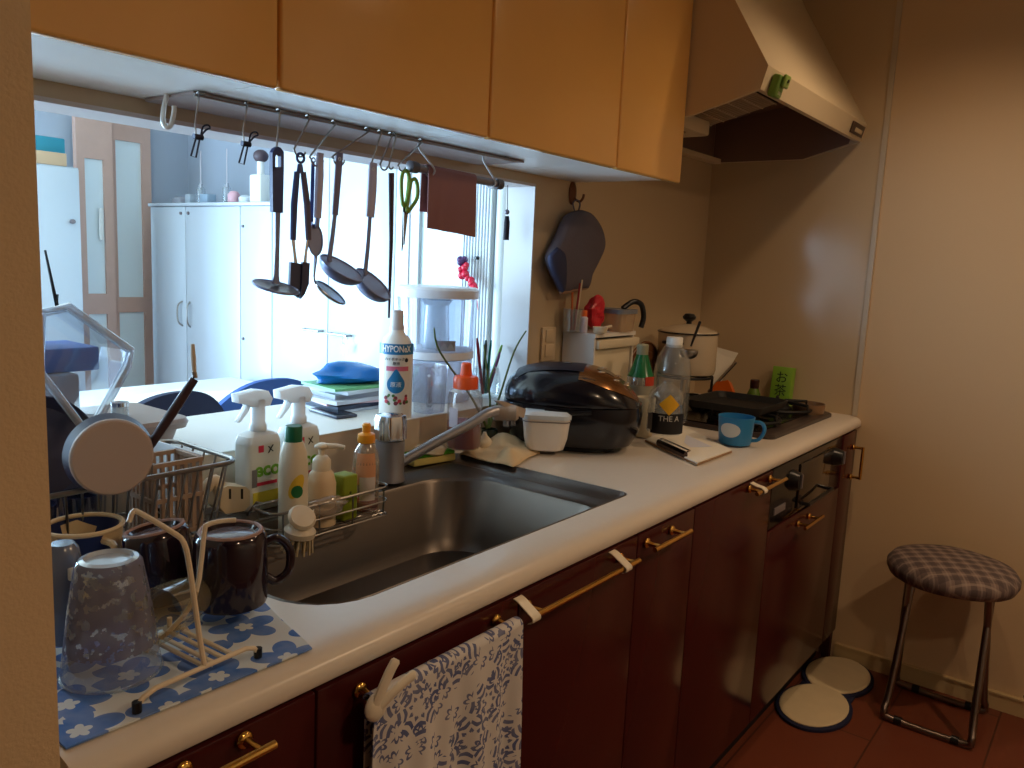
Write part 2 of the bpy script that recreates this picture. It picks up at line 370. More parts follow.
# ------------------------------------------------------------------ base cabinets
def handle_bar(parent, p0, p1, out=.035, r=.0055, posts=.16):
    p0, p1 = Vector(p0), Vector(p1); o = Vector((0, -out, 0)); h = obj('handle', G().tube([p0+o, p1+o], r, 10), brass, parent)
    for k in (posts, 1-posts):
        q = p0.lerp(p1, k); obj('post', G().tube([q, q+o*.5, q+o], [.0075, .0045, .0055], 10).sphere(q+o*.08, (.011, .006, .011)), brass, h)
    return h
YD = .776; BARS = []
def hb(d, a, b, posts=.16):
    p, q = onY(a[0], a[1], YD-.055), onY(b[0], b[1], YD-.055); m = (p.z+q.z)/2
    BARS.append((p, q, m))
    if abs(a[0]-b[0]) > 12: p.z = q.z = m
    else: p.x = q.x = (p.x+q.x)/2
    o = Vector((0, .035, 0)); return handle_bar(d, p+o, q+o, posts=posts)
bases = [(.33, .622, 'maroon base cabinet at the left end under the flowered mat', None),
 (.622, 1.045, 'maroon base cabinet behind the blue and white towel', None), (1.045, 1.452, 'maroon base cabinet with long bare towel bar under the sink', None),
 (1.452, 1.724, 'narrow maroon base cabinet right of the sink', None), (1.724, 2.232, 'wide maroon base cabinet left of the grill panel', None),
 (2.232, 2.925, 'maroon base cabinet below the black grill', 'grill'), (2.925, 3.09, 'narrow maroon pull-out cabinet with upright brass handle at the end wall', 'tall')]
for x0, x1, lab, k in bases:
    t = thing('base_cabinet', lab, 'cabinet', ((x0+x1)/2, 1.05, .125), 'maroon base cabinets')
    obj('body', bx((x0+.001, .782, .125), (x1-.001, 1.4, .70)), mat('dark_carcass', (60, 22, 20), .5), t, 0)
    ztop = .712 if k == 'grill' else .896
    d = obj('door', G().box((x0+.0015, YD-.018, .125), (x1-.0015, YD+.004, ztop), .003), maroon, t)
    y = YD-.018
    if x0 == .33: hb(d, (185, 785), (275, 750))
    elif x0 == .622: hb(d, (366, 706), (520, 622), .06)
    elif x0 == 1.045: hb(d, (537, 613), (639, 562), .05)
    elif x0 == 1.452: hb(d, (655, 549), (691, 532), .16)
    elif x0 == 1.724: hb(d, (757, 493), (786, 480), .16)
    elif k == 'grill': hb(d, (805, 529), (823, 516), .2)
    else: hb(d, (859, 480), (864, 447), .04)
one('toe_kick', bx((.33, .82, .0), (3.09, .84, .1245)), blackm, 'black recessed toe kick along the floor below the maroon doors', 'toe kick', None, 0)
one('end_filler', bx((3.092, .775, 0), (XE-.001, .80, .885)), mat('dark_carcass', (60, 22, 20), .5), 'thin dark filler strip between last maroon cabinet and cream wall', 'filler', None, 0)
# grill under the hob
t = thing('gas_grill', 'black built-in grill front below the cooktop', 'grill', (2.58, .9, .714))
y = YD-.016
obj('front_panel', G().box((2.24, y, .716), (2.918, YD+.02, .896), .004), mat('black_grill_glass', (16, 15, 16), .12, coat=.4), t)
obj('drawer_window', G().box((2.47, y-.006, .73), (2.78, y-.0005, .872), .003), mat('smoked_window', (44, 34, 26), .08, coat=.4), t)
obj('drawer_bar', G().tube([(2.50, y-.006, .744), (2.50, y-.028, .744), (2.75, y-.028, .744), (2.75, y-.006, .744)], .006), blackp, t)
for x, r in ((2.405, .03), (2.845, .028)):
    kn = obj('knob', G().tube([(x, y, .835), (x, y-.012, .835), (x, y-.028, .835)], [r*1.1, r, r*.82], 18), blackp, t)
    obj('pointer', G().box((x-.004, y-.033, .815), (x+.004, y-.028, .857)), greyp, kn)
obj('button_strip', G().box((2.27, y-.004, .755), (2.36, y-.0005, .775)), greyp, t)
# towel hooks and towel
def ribbon_hook(x, lab, zt=.884, drop=.05):
    y0 = YD-.018; bz = min(BARS, key=lambda q: abs((q[0].x+q[1].x)/2-x))[2]
    pts = [(x, y0-.003, .894), (x, y0-.012, .891), (x, y0-.024, (.89+bz)/2+.004), (x, y0-.034, bz+.0085), (x, y0-.0435, bz+.002), (x, y0-.043, bz-.006), (x, y0-.035, bz-.009)]
    g = G(); a = smoothpts(pts, 3)
    g.loft([[p+X_*.011, p+X_*.011+Vector((0, -.002, .001)), p-X_*.011+Vector((0, -.002, .001)), p-X_*.011] for p in a])
    return one('door_hook', g, milkhook, lab, 'hook', 'white hooks over the maroon doors')
milkhook = mat('white_hook_plastic', (226, 216, 196), .3)
ribbon_hook(onY(534, 600, .72).x, 'white plastic hook at the left end of the bare brass towel bar')
ribbon_hook(onY(627, 552, .72).x, 'white plastic hook at the right end of the bare brass towel bar')
ribbon_hook(onY(757, 480, .74).x, 'white plastic hook on the door left of the black grill')
towelm = floral('blue_scroll_towel', (206, 202, 200), (58, 74, 130), 'xz', 11, 8, True, .8, .9, .5)
yb = YD-.018-.035; B1 = BARS[1]; XT0 = B1[0].x+.006; XTW = B1[1].x-XT0-.004; ZT_ = B1[2]+.001
t = thing('hand_towel', 'white cotton towel with blue flower scrolls hanging from the brass bar', 'towel', (.84, yb, .4))
def front(u, v):
    x = XT0+XTW*u; f = (.007*math.sin(u*15+.6)+.004*math.sin(u*37))
    return (x+.012*v*(u-.5), yb-.0115-.012*v+f*min(1, v*4), .0+ZT_-v*.56-.01*u*v)
def over(u, v):
    x = XT0+XTW*u; a = v*PI
    return (x, yb-.0115*math.cos(a), .0+ZT_+.0105*math.sin(a))
def rear(u, v):
    x = XT0+.004+(XTW-.008)*u; return (x, yb+.0115+.003*math.sin(u*20)*v, .0+ZT_-v*.5)
obj('front_panel', G().sheet(front, 46, 26, (0, .0025, 0)), towelm, t, 80)
obj('fold_over_bar', G().sheet(over, 40, 8, (0, 0, -.0022)), towelm, t, 80)
obj('rear_panel', G().sheet(rear, 30, 12, (0, -.0022, 0)), towelm, t, 80)
q = onY(380, 690, yb-.02)
g = G(); g.tube(smoothpts([q+Vector((-.012, 0, -.03)), q+Vector((-.004, -.006, 0)), q+Vector((.006, -.01, .025)), q+Vector((.016, -.012, .04))], 4), [.009]*4*3+[.006], 10, flat=.5)
g.tube(smoothpts([q+Vector((-.004, -.004, -.02)), q+Vector((.016, -.01, -.004)), q+Vector((.036, -.012, .004)), q+Vector((.05, -.012, .006))], 4), [.008]*12+[.005], 10, flat=.5)
g.sphere(q+Vector((-.006, 0, -.02)), (.018, .008, .02))
one('towel_clip', g, milkhook, 'white two-pronged clip gripping the top corner of the flowered towel', 'clip')
# ------------------------------------------------------------------ range hood
hoodm = mat('cream_hood_enamel', (214, 196, 164), .4, spec=.4)
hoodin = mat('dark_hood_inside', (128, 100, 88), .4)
t = thing('range_hood', 'cream range hood with slanted front over the cooktop', 'range hood', (2.66, YB, 1.87))
HX0, HX1 = 2.152, XE-.001
prof = [(YB-.002, 1.866), (1.056, 1.866), (.861, 1.92), (.845, 1.979), (1.10, 2.40), (1.125, 2.448), (YB-.002, 2.448)]
obj('side_panel', G().prism([(HX0, y, z) for y, z in prof], (.012, 0, 0)), hoodm, t, 20)
obj('side_panel', G().prism([(HX1-.012, y, z) for y, z in prof], (.012, 0, 0)), hoodm, t, 20)
def strip(pts, th, nm, m):
    g = G(); a = [(HX0+.0125, y, z) for y, z in pts]; k = len(pts); q = []
    for i, (y, z) in enumerate(pts):
        y0, z0 = pts[max(i-1, 0)]; y1, z1 = pts[min(i+1, k-1)]; dn = Vector((0, z1-z0, -(y1-y0))).normalized(); q.append((y+dn.y*th, z+dn.z*th))
    poly = pts+q[::-1]
    g.loft([[Vector((HX0+.0122, y, z)) for y, z in poly], [Vector((HX1-.0122, y, z)) for y, z in poly]]); return obj(nm, g, m, t, 20)
strip([(.879, 1.921), (.861, 1.92), (.845, 1.979), (1.10, 2.40), (1.125, 2.448)], .012, 'front_panel', hoodm)
obj('rear_rail', bx((HX0+.013, YB-.04, 1.862), (HX1-.013, YB-.003, 1.88)), hoodm, t, 0)
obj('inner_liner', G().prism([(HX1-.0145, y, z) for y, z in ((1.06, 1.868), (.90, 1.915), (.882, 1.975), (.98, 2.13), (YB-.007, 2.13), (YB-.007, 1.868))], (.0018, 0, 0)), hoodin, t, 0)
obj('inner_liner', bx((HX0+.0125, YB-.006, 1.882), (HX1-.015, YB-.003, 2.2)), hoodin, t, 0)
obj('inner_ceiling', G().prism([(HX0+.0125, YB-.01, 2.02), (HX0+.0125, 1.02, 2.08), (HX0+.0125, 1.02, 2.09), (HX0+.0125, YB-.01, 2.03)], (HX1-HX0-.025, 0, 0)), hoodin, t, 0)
fl = obj('filter_frame', G().prism([(HX0+.02, YB-.05, 1.90), (HX0+.02, 1.0, 1.99), (HX0+.02, 1.0, 1.995), (HX0+.02, YB-.05, 1.905)], (.5, 0, 0)), blackm, t, 0)
g = G()
for i in range(26):
    x = HX0+.03+i*.0188; g.tube([(x, YB-.06, 1.898), (x, 1.01, 1.984)], .0035, 5)
for i in range(9):
    k = i/8; g.tube([(HX0+.025, YB-.06-k*.35, 1.897+k*.087), (HX0+.515, YB-.06-k*.35, 1.897+k*.087)], .003, 5)
obj('grille', g, mat('grille_metal', (190, 168, 142), .5, metal=.1), fl, 0)
obj('lamp_housing', G().box((HX0+.03, 1.16, 1.868), (HX0+.36, 1.34, 1.915), .008), hoodm, t)
obj('lamp_lens', G().box((HX0+.14, 1.19, 1.864), (HX0+.25, 1.30, 1.8685), .001), mat('lamp_lens', (120, 92, 66), .25), t)
# front lip runs from (.861,1.92) to (.845,1.979)
la = Vector((0, .861, 1.92)); lb = Vector((0, .845, 1.979)); lu = (lb-la).normalized(); ln = Vector((0, -lu.z, lu.y))
def onlip(px, py):
    d = ray(px, py); s = (la-CAM).dot(ln)/d.dot(ln); return CAM+d*s
qa = onlip(848, 118); qb = onlip(867, 133)
cx = (qa.x+qb.x)/2; M_ = Matrix((X_, lu, ln)).transposed().to_4x4(); M_.translation = la+Vector((cx, 0, 0))
sw = obj('switch_panel', G().box((-.07, .012, .0005), (.07, .05, .006), .002, 2, M_), mat('dark_switch_frame', (70, 52, 42), .3), t)
obj('switch_key', G().box((-.035, .02, .0062), (.045, .034, .009), .001, 2, M_), mat('pale_switch', (206, 186, 150), .3), sw)
# green magnet clip
q = onlip(773, 84); M2 = Matrix((X_, lu, ln)).transposed().to_4x4(); M2.translation = q+ln*.001; M2 = M2 @ Matrix.Scale(1.12, 4)
grm = mat('moss_green_plastic', (112, 150, 58), .35)
t = thing('magnet_clip', 'green plastic magnet clip stuck on the front edge of the range hood', 'clip', q)
obj('body', G().box((-.022, -.03, 0), (.02, .022, .022), .006, 3, M2), grm, t)
obj('jaw', G().box((-.012, -.004, .0222), (.021, .026, .031), .004, 3, M2), mat('pale_moss', (138, 168, 82), .35), t)
obj('rivet', G().tube([M2 @ Vector((.006, .013, .0312)), M2 @ Vector((.006, .013, .033))], .005, 12), blackp, t)
lettering('lettering', 'mm', .016, lambda u, v, w: M2 @ Vector((u+.002, v-.017, .0226+w)), mat('pale_print', (206, 206, 170), .6), t)
# ------------------------------------------------------------------ cooktop
t = thing('gas_cooktop', 'black gas cooktop with burner grates set in the worktop by the end wall', 'cooktop', (2.72, 1.06, ZC))
CX0, CX1, CY0, CY1 = 2.42, 3.045, .835, 1.31
obj('tray', G().loft([rrect(CX0, CX1, CY0, CY1, .03, ZC+.0003), rrect(CX0, CX1, CY0, CY1, .03, ZC+.01), rrect(CX0+.006, CX1-.006, CY0+.006, CY1-.006, .026, ZC+.014)]), mat('dark_grey_tray', (58, 48, 44), .35), t)
obj('glass_top', G().loft([rrect(CX0+.02, CX1-.02, CY0+.05, CY1-.02, .02, ZC+.0142), rrect(CX0+.02, CX1-.02, CY0+.05, CY1-.02, .02, ZC+.018)]), mat('black_hob_glass', (18, 16, 17), .2), t)
for bx_, by_, r in ((2.58, .99, .085), (2.89, .99, .085), (2.735, 1.2, .06)):
    b = obj('burner', G().lathe([(.05, 0), (.05, .012), (.04, .02), (.036, .03), (.0, .032)], (bx_, by_, ZC+.018)), blackm, t)
    gr = G()
    gr.tube(arc((bx_, by_, ZC+.03), r+.03, 0, 360, 30, X_, Y_)[:-1], .006, 6, True)
    for k in range(6):
        a = math.radians(60*k+20); c, s = math.cos(a), math.sin(a); p = Vector((bx_, by_, 0))
        gr.tube([p+Vector((c*(r+.03), s*(r+.03), ZC+.0185)), p+Vector((c*(r+.03), s*(r+.03), ZC+.05)), p+Vector((c*.03, s*.03, ZC+.054))], .006, 6)
    obj('pan_support', gr, blackm, t)
# black cast griddle and pans lying on the burners (dark mass left of the blue mug)
t = thing('griddle_pan', 'low black griddle pan lying on the burners behind the blue mug', 'pan', (2.58, 1.0, ZC+.055))
g = G(); g.loft([rrect(2.45, 2.72, .90, 1.14, .03, ZC+.0605), rrect(2.44, 2.73, .89, 1.15, .035, ZC+.085), rrect(2.446, 2.724, .896, 1.144, .033, ZC+.085), rrect(2.456, 2.714, .906, 1.134, .03, ZC+.066)])
obj('body', g, blackm, t)
# steel dish at the right rear of the cooktop
b = onZ(806, 413, ZC+.02); b = stand(808, .90, ZC+.0145)
g = lathe_at(b, pprof(b, [(13, 417), (15, 413), (16, 403), (15.5, 403), (14, 412), (.5, 414)]))
one('steel_dish', g, mat('dull_dish', (150, 120, 92), .3, metal=.5), 'small round steel dish at the right rear of the cooktop', 'dish')
# green tea box leaning on the end wall
def tilted(c, size, rz, tilt, bev=.002):
    M = Matrix.Translation(c) @ Matrix.Rotation(rz, 4, 'Z') @ Matrix.Rotation(tilt, 4, 'X')
    return M
q = onX(783, 386, XE-.035)
t = thing('tea_box', 'bright green tea carton with dark characters against the end wall', 'box', (XE-.035, q.y, ZC+.0))
teag = mat('tea_green_card', (128, 172, 52), .45)
zb, ztp = zat((XE-.06, q.y), 402), zat((XE-.03, q.y), 367)
M = Matrix.Translation((XE-.05, q.y, ZC+.001)) @ Matrix.Rotation(math.radians(90), 4, 'Z') @ Matrix.Rotation(math.radians(6), 4, 'X')
obj('carton', G().box((-.038, -.02, 0), (.038, .02, ztp-ZC), .002, 2, M), teag, t)
R3 = M.to_3x3()
for k, ch in enumerate('お茶'):
    M4 = M @ Matrix.Translation((0, .0205, (ztp-ZC)*.72-k*.05))
    lettering('lettering', ch, .048, lambda u, v, w, M4=M4: M4 @ Vector((-u, w+.0004, v)), mat('tea_ink', (24, 46, 20), .6), t)
t = thing('seasoning_bottle', 'tiny green bottle with dark cap behind the cooktop', 'bottle', (2.98, 1.22, ZC))
b = stand(753, 1.13, ZC+.0145); t.location = b
obj('body', lathe_at(b, pprof(b, [(6, 401.5), (6.5, 400), (6.5, 394), (4.5, 389), (3.6, 388)])), mat('green_bottle_glass', (92, 120, 44), .2), t)
obj('cap', lathe_at(b, pprof(b, [(4.2, 388.2), (4.4, 387), (4.4, 380.5), (3.6, 379.5)])), mat('dark_red_cap', (52, 20, 18), .4), t)
# white enamel pot on its stand in the corner
b = stand(685, 1.255, ZC+.13); d = dep(b)
t = thing('pot_stand', 'black wire trivet stand holding the white enamel pot in the corner', 'stand', (b.x, b.y, ZC))
g = G(); zt = ZC+.13; r = .095
g.tube(arc((b.x, b.y, zt), r, 0, 360, 28, X_, Y_)[:-1], .005, 6, True)
for k in range(4):
    a = math.radians(90*k-70); p = Vector((b.x+r*math.cos(a), b.y+r*math.sin(a), zt)); qd = Vector((p.x, p.y, ZC+.019)); 
    obj('leg', G().tube([p, qd], .005, 8), blackm, t)
g.tube([(b.x-r, b.y, zt), (b.x+r, b.y, zt)], .004, 6); g.tube([(b.x, b.y-r, zt), (b.x, b.y+r, zt)], .004, 6)
obj('ring', g, blackm, t)
t = thing('enamel_pot', 'white enamel pot with dark rim and lid in the corner behind the bottle', 'pot', (b.x, b.y, zt+.005))
zb = zt+.006; ztop = zat(b, 333)
obj('body', G().lathe([(.088, 0), (.1, .006), (.104, .02), (.104, ztop-zb), (.107, ztop-zb+.002), (.1, ztop-zb), (.1, .01), (0, .008)], (b.x, b.y, zb), 36), mat('grey_white_enamel', (196, 178, 152), .25), t)
obj('rim', G().tube(arc((b.x, b.y, ztop+.003), .105, 0, 360, 40, X_, Y_)[:-1], .003, 6, True), blackp, t)
obj('lid', G().lathe([(.103, .004), (.1, .009), (.06, .024), (.02, .032), (0, .033)], (b.x, b.y, ztop)), mat('grey_white_enamel', (196, 178, 152), .25), t)
obj('lid_knob', G().lathe([(.01, .03), (.009, .04), (.022, .05), (.024, .058), (.016, .068), (0, .07)], (b.x, b.y, ztop)), blackp, t)
for s in (-1, 1):
    obj('side_handle', G().tube(smoothpts([(b.x+s*.104, b.y-.03, ztop-.03), (b.x+s*.135, b.y-.025, ztop-.028), (b.x+s*.135, b.y+.025, ztop-.028), (b.x+s*.104, b.y+.03, ztop-.03)]), .006), blackp, t)
# ladle hooked on the pot
q0 = onY(700, 322, b.y-.12); q1 = onY(691, 346, b.y-.125)
t = thing('soup_ladle', 'small steel ladle with dark handle propped against the enamel pot', 'ladle', q1)
obj('handle', G().tube([q0, q0.lerp(q1, .6), q1], [.005, .0045, .003], 8), blackp, t)
obj('bowl', G().sphere(q1+Vector((-.012, 0, -.018)), (.03, .03, .024), z0=-1, z1=.25), steel, t)
# leaning papers and orange packet left of the cooktop
pa = onX(716, 345, XE-.16); 
def quad(name, px, m, th, X=None, Y=None, parent=None):
    P = [onX(x, y, X+dx) if X else onY(x, y, Y+dx) for x, y, dx in px]
    n_ = (P[1]-P[0]).cross(P[2]-P[0]).normalized()*th
    return obj(name, G().prism(P, n_), m, parent, 0)
XQ = XE-.22
t = thing('recipe_clipboard', 'white printed sheet leaning in the corner right of the enamel pot', 'clipboard', onX(712, 398, XQ-.02))
quad('sheet', [(712, 396, -.03), (706, 344, .03), (738, 353, .04), (733, 362, .03)], paper, .003, X=XQ, parent=t)
g = G(); g.tube([onX(708, 392, XQ-.035), onX(736, 362, XQ+.02)], .006, 8); obj('metal_edge', g, chrome, t)
M_ = None
for k, s_ in enumerate(('ABOUT THE', 'RECIPE CARD')): pass
t = thing('snack_packet', 'orange packet below the leaning white sheet', 'packet', onX(722, 395, XQ-.05))
quad('packet', [(706, 400, -.06), (716, 382, -.03), (728, 380, -.03), (736, 400, -.06)], mat('orange_film', (206, 96, 28), .35), .03, X=XQ-.02, parent=t)
# ------------------------------------------------------------------ blue mug, clipboard
b = onZ(737, 446, ZC); b = b+Vector((.01, .012, 0))
t = thing('plastic_mug', 'blue plastic mug with white patch on the worktop before the cooktop', 'mug', b)
blue = mat('sky_blue_plastic', (44, 128, 184), .35)
P_ = pprof(b, [(15, 443), (16, 441), (18, 416), (17.2, 416), (15.5, 438), (.5, 440)])
obj('body', lathe_at(b, P_), blue, t)
c = face(b); h0 = Vector((math.cos(c+1.45), math.sin(c+1.45), 0)); r1 = P_[2][0]; zt = P_[2][1]
def onv(k, z): return Vector((b.x, b.y, 0))+h0*k+Z_*z
obj('handle', G().tube(smoothpts([onv(r1*.95, zt-.012), onv(r1+.02, zt-.014), onv(r1+.028, zt-.035), onv(r1+.014, zt-.062), onv(r1*.86, zt-.068)]), .0055, 8), blue, t)
def patch(u, v):
    a = c-.35+ (v*.62)*math.cos(2*PI*u); z = zt-.036+(v*.021)*math.sin(2*PI*u); k = (z-P_[1][1])/(P_[2][1]-P_[1][1]); r = P_[1][0]+(P_[2][0]-P_[1][0])*k+.0006
    return (b.x+r*math.cos(a), b.y+r*math.sin(a), z)
obj('round_patch', G().sheet(patch, 24, 4), mat('mug_print', (206, 214, 216), .5), t)
t = thing('clipboard', 'clipboard with white paper lying on the worktop before the blue mug', 'clipboard', onZ(688, 448, ZC))
A, B, D, E_ = onZ(645, 440, ZC+.006), onZ(697, 464, ZC+.006), onZ(732, 451, ZC+.006), onZ(683, 426, ZC+.006)
obj('board', G().prism([A, B, D, E_], (0, 0, -.0045)), mat('brown_hardboard', (150, 116, 80), .5), t, 0)
mid = (A+B+D+E_)/4
obj('paper', G().prism([mid+(p-mid)*.985+Z_*.0004 for p in (A, B, D, E_)], (0, 0, .003)), paper, t, 0)
e1 = (B-A).normalized(); e2 = (D-B).normalized()
pl = [A+e1*(.25*(B-A).length)+Z_*.0036, A+e1*(.78*(B-A).length)+Z_*.0036]
cl = obj('clip_plate', G().tube([pl[0]+e2*.006+Z_*.004, pl[1]+e2*.006+Z_*.004], .010, 10, flat=.6), mat('dark_steel_clip', (84, 72, 70), .25, metal=1), t)
obj('clip_lever', G().tube([pl[0]+e2*.016+Z_*.012, pl[0]+e2*.03+Z_*.012, pl[1]+e2*.03+Z_*.012, pl[1]+e2*.016+Z_*.012], .0025, 6), chrome, cl)
obj('pale_print', G().prism([mid+(p-mid)*k+Z_*.0036 for p, k in ((A, .1), (B, .25), (D, .55), (E_, .42))], (0, 0, .0003)), mat('blue_white_print', (216, 220, 236), .7), t, 0)
# ------------------------------------------------------------------ rice cooker
t = thing('rice_cooker', 'large glossy black rice cooker on the worktop', 'rice cooker', (1.99, 1.25, ZC))
CR = Vector((1.90, 1.225, ZC)); AR = math.radians(-62)
MR = Matrix.Translation(CR) @ Matrix.Rotation(AR, 4, 'Z') @ Matrix.Scale(1.02, 4)       # local +x is the front
blk = mat('black_navy_gloss', (16, 16, 24), .2, coat=.3)
def sup(a, ex, ey, n_=3.2):
    c, s = math.cos(a), math.sin(a); return (math.copysign(abs(c)**(2/n_), c)*ex, math.copysign(abs(s)**(2/n_), s)*ey)
def ring(ex, ey, z, dx=0, n_=2.8, slope=0):
    out = []
    for k in range(40):
        x, y = sup(2*PI*k/40, ex, ey, n_); out.append(Vector((x+dx, y, z-slope*max(0, x+dx)**2)))
    return out
obj('body', G().loft([ring(.135, .105, .012), ring(.165, .125, .02), ring(.186, .138, .06), ring(.19, .14, .1), ring(.188, .139, .125)], M=MR), blk, t)
obj('foot', G().loft([ring(.12, .09, .0), ring(.12, .09, .014)], M=MR), blackp, t)
def lidring(k, z, sl): return ring(.189*k, .14*k, z, -.004*(1-k), 2.6, sl)
lid = obj('lid', G().loft([lidring(.985, .1265, 0), lidring(1, .134, .3), lidring(.99, .155, 1.0), lidring(.93, .183, 1.4), lidring(.8, .204, 1.6), lidring(.55, .217, 1.6), lidring(.25, .222, 1.6), lidring(.02, .223, 1.6)], M=MR), blk, t, 60)
def lidz(x, y):
    # height of the lid skin at a local point
    k = max(abs(x)/.189, abs(y)/.14, ((abs(x)/.189)**2.6+(abs(y)/.14)**2.6)**(1/2.6))
    tb = [(1, .134, .3), (.99, .155, 1.0), (.93, .183, 1.4), (.8, .204, 1.6), (.55, .217, 1.6), (.25, .222, 1.6), (0, .223, 1.6)]
    for (k0, z0, s0), (k1, z1, s1) in zip(tb, tb[1:]):
        if k1 <= k <= k0:
            f = (k-k1)/(k0-k1); return (z1+(z0-z1)*f)-(s1+(s0-s1)*f)*max(0, x)**2
    return .13
def pan(u, v):
    x = .02+u*.157; w_ = .118*math.sqrt(max(.02, 1-(max(0, u-.25)/.78)**2)); y = (v-.5)*2*w_
    return (x, y, lidz(x, y)+.0022)
obj('control_panel', G().sheet(pan, 16, 14, M=MR), mat('bronze_panel', (150, 104, 62), .22, metal=.7), lid, 60)
g = G()
for (x, y) in ((.075, -.045), (.075, .045), (.115, -.05), (.115, .05), (.14, -.02), (.14, .02)): g.sphere((x, y, lidz(x, y)+.003), (.011, .009, .003), MR, 10, 6)
obj('button', g, mat('silver_button', (214, 196, 170), .25, metal=.6), lid)
g = G()
for x0, x1, y0, y1 in ((.062, .108, -.026, .026),):
    g.sheet(lambda u, v: (x0+u*(x1-x0), y0+v*(y1-y0), lidz(x0+u*(x1-x0), y0+v*(y1-y0))+.0035), 4, 4, M=MR)
obj('display', g, mat('lcd_grey', (96, 84, 70), .15), lid)
def ridge(u, v):
    x = -.155+u*.185; y = -.085+v*.17; return (x, y, lidz(x, y)+.0025)
obj('lid_plate', G().sheet(ridge, 12, 12, M=MR), mat('dark_navy_plate', (34, 34, 46), .45), lid, 60)
g = G().sphere((-.02, .0, lidz(-.02, 0)+.004), (.012, .006, .002), MR, 10, 6); obj('steam_mark', g, chrome, lid)
for s in (-1, 1): obj('carry_handle', G().tube([MR @ Vector((-.06, s*.142, .118)), MR @ Vector((0, s*.146, .112)), MR @ Vector((.06, s*.142, .118))], .006, 8), blackp, t)
# ------------------------------------------------------------------ bottles right of the rice cooker
b = stand(668, 1.13, ZC)
t = thing('large_drink_bottle', 'tall empty clear drink bottle with white screw cap before the enamel pot', 'bottle', b)
pp = pprof(b, [(16, 421), (18, 419), (18.5, 400), (18, 385), (18.5, 372), (16, 358), (9, 346), (7, 343)])
obj('body', lathe_at(b, pp, cap=False), clearp, t)
obj('cap', lathe_at(b, pprof(b, [(7.8, 347), (8, 346), (8, 338), (7.4, 337)])), whitep, t)
b2 = stand(637, 1.19, ZC)
t = thing('sauce_bottle', 'green-necked clear bottle with labels between the rice cooker and the large bottle', 'bottle', b2)
pp = pprof(b2, [(13, 421), (13.5, 418), (13.5, 376), (11, 371), (6, 356), (5, 352)])
obj('body', lathe_at(b2, pp[:4]), clear('pale_clear_bottle', (214, 214, 200), .3), t)
obj('shoulder', lathe_at(b2, [(p_[0]+.0005, p_[1]) for p_ in pp[2:]]), mat('bottle_green', (20, 104, 56), .25), t)
obj('cap', lathe_at(b2, pprof(b2, [(5.6, 355), (5.8, 354), (5.8, 345), (5, 344)])), mat('sage_cap', (150, 148, 120), .4), t)
obj('label', band(b2, [(pp[2][0], zat(b2, 408)), (pp[2][0], zat(b2, 384))], -60, 80), mat('grey_label', (150, 146, 130), .6), t)
obj('red_spot', band(b2, [(pp[2][0]+.001, zat(b2, 384)), (pp[2][0]+.001, zat(b2, 375))], 20, 70), mat('red_spot', (190, 60, 36), .5), t)
b3 = stand(643, 1.13, ZC)
t = thing('small_tub', 'pale round tub wedged between the rice cooker and the drink bottle', 'tub', b3)
obj('body', lathe_at(b3, pprof(b3, [(8, 436), (9, 434), (10, 398), (9.5, 397), (8.5, 430), (.5, 431)])), creamp, t)
b = stand(663, 1.04, ZC)
t = thing('small_drink_bottle', 'short clear bottle with yellow diamond and black band in front of the tall drink bottle', 'bottle', b)
pp4 = pprof(b, [(16, 433), (18, 430), (18, 412), (17, 404), (18, 398), (15.5, 391), (9, 386), (5, 383), (4.5, 381)])
obj('body', lathe_at(b, pp4, cap=False), clearp, t)
rr = pp4[1][0]; zl0, zl1 = zat(b, 431), zat(b, 411)
obj('black_label', band(b, [(rr, zl0), (rr, zl1)], -48, 80), mat('black_label', (24, 22, 24), .4), t)
obj('grey_code', band(b, [(rr+.0006, zat(b, 428)), (rr+.0006, zat(b, 412))], -66, -42), mat('grey_white_label', (132, 126, 122), .5), t)
lettering('lettering', 'THE A', .022, wrap(b, rr+.001, zl1-.014, face(b)+.22), mat('label_white', (196, 190, 180), .5), t)
zd = zat(b, 402); dm = .03
def dia(u, v):
    a = (u-.5)*2; w_ = (1-abs(a))*dm; y = (v-.5)*2*w_; ang = face(b)+.2+a*dm/rr
    return (b.x+(rr+.0012)*math.cos(ang), b.y+(rr+.0012)*math.sin(ang), zd+y)
obj('diamond_label', G().sheet(dia, 8, 4), mat('yellow_print', (222, 168, 30), .5), t)
# brown pan lid leaning on the back wall
q = stand(641, 1.36, ZC+.15); R_l = .12
t = thing('pan_lid', 'round brown pan lid leaning on the back wall behind the green bottle', 'lid', (q.x, q.y, ZC))
Ml = Matrix.Translation((q.x, YB-.06, ZC+R_l+.012)) @ Matrix.Rotation(math.radians(96), 4, 'X')
obj('disc', G().lathe([(0, .022), (.03, .02), (.08, .012), (R_l-.008, .003), (R_l, .004), (R_l, -.001), (R_l-.008, -.002), (0, .012)], n=40, M=Ml), mat('brown_glazed_lid', (104, 66, 42), .25), t)
g = G()
for r_ in (.05, .085, R_l-.003): g.tube([Ml @ Vector((r_*math.cos(a*PI/20), r_*math.sin(a*PI/20), .021-.15*r_)) for a in range(40)], .0025, 6, True)
obj('ridge', g, mat('pale_brown_ridge', (140, 98, 66), .3), t)
obj('knob', G().lathe([(.008, .02), (.008, .034), (.018, .038), (.018, .046), (0, .05)], n=20, M=Ml), blackp, t)
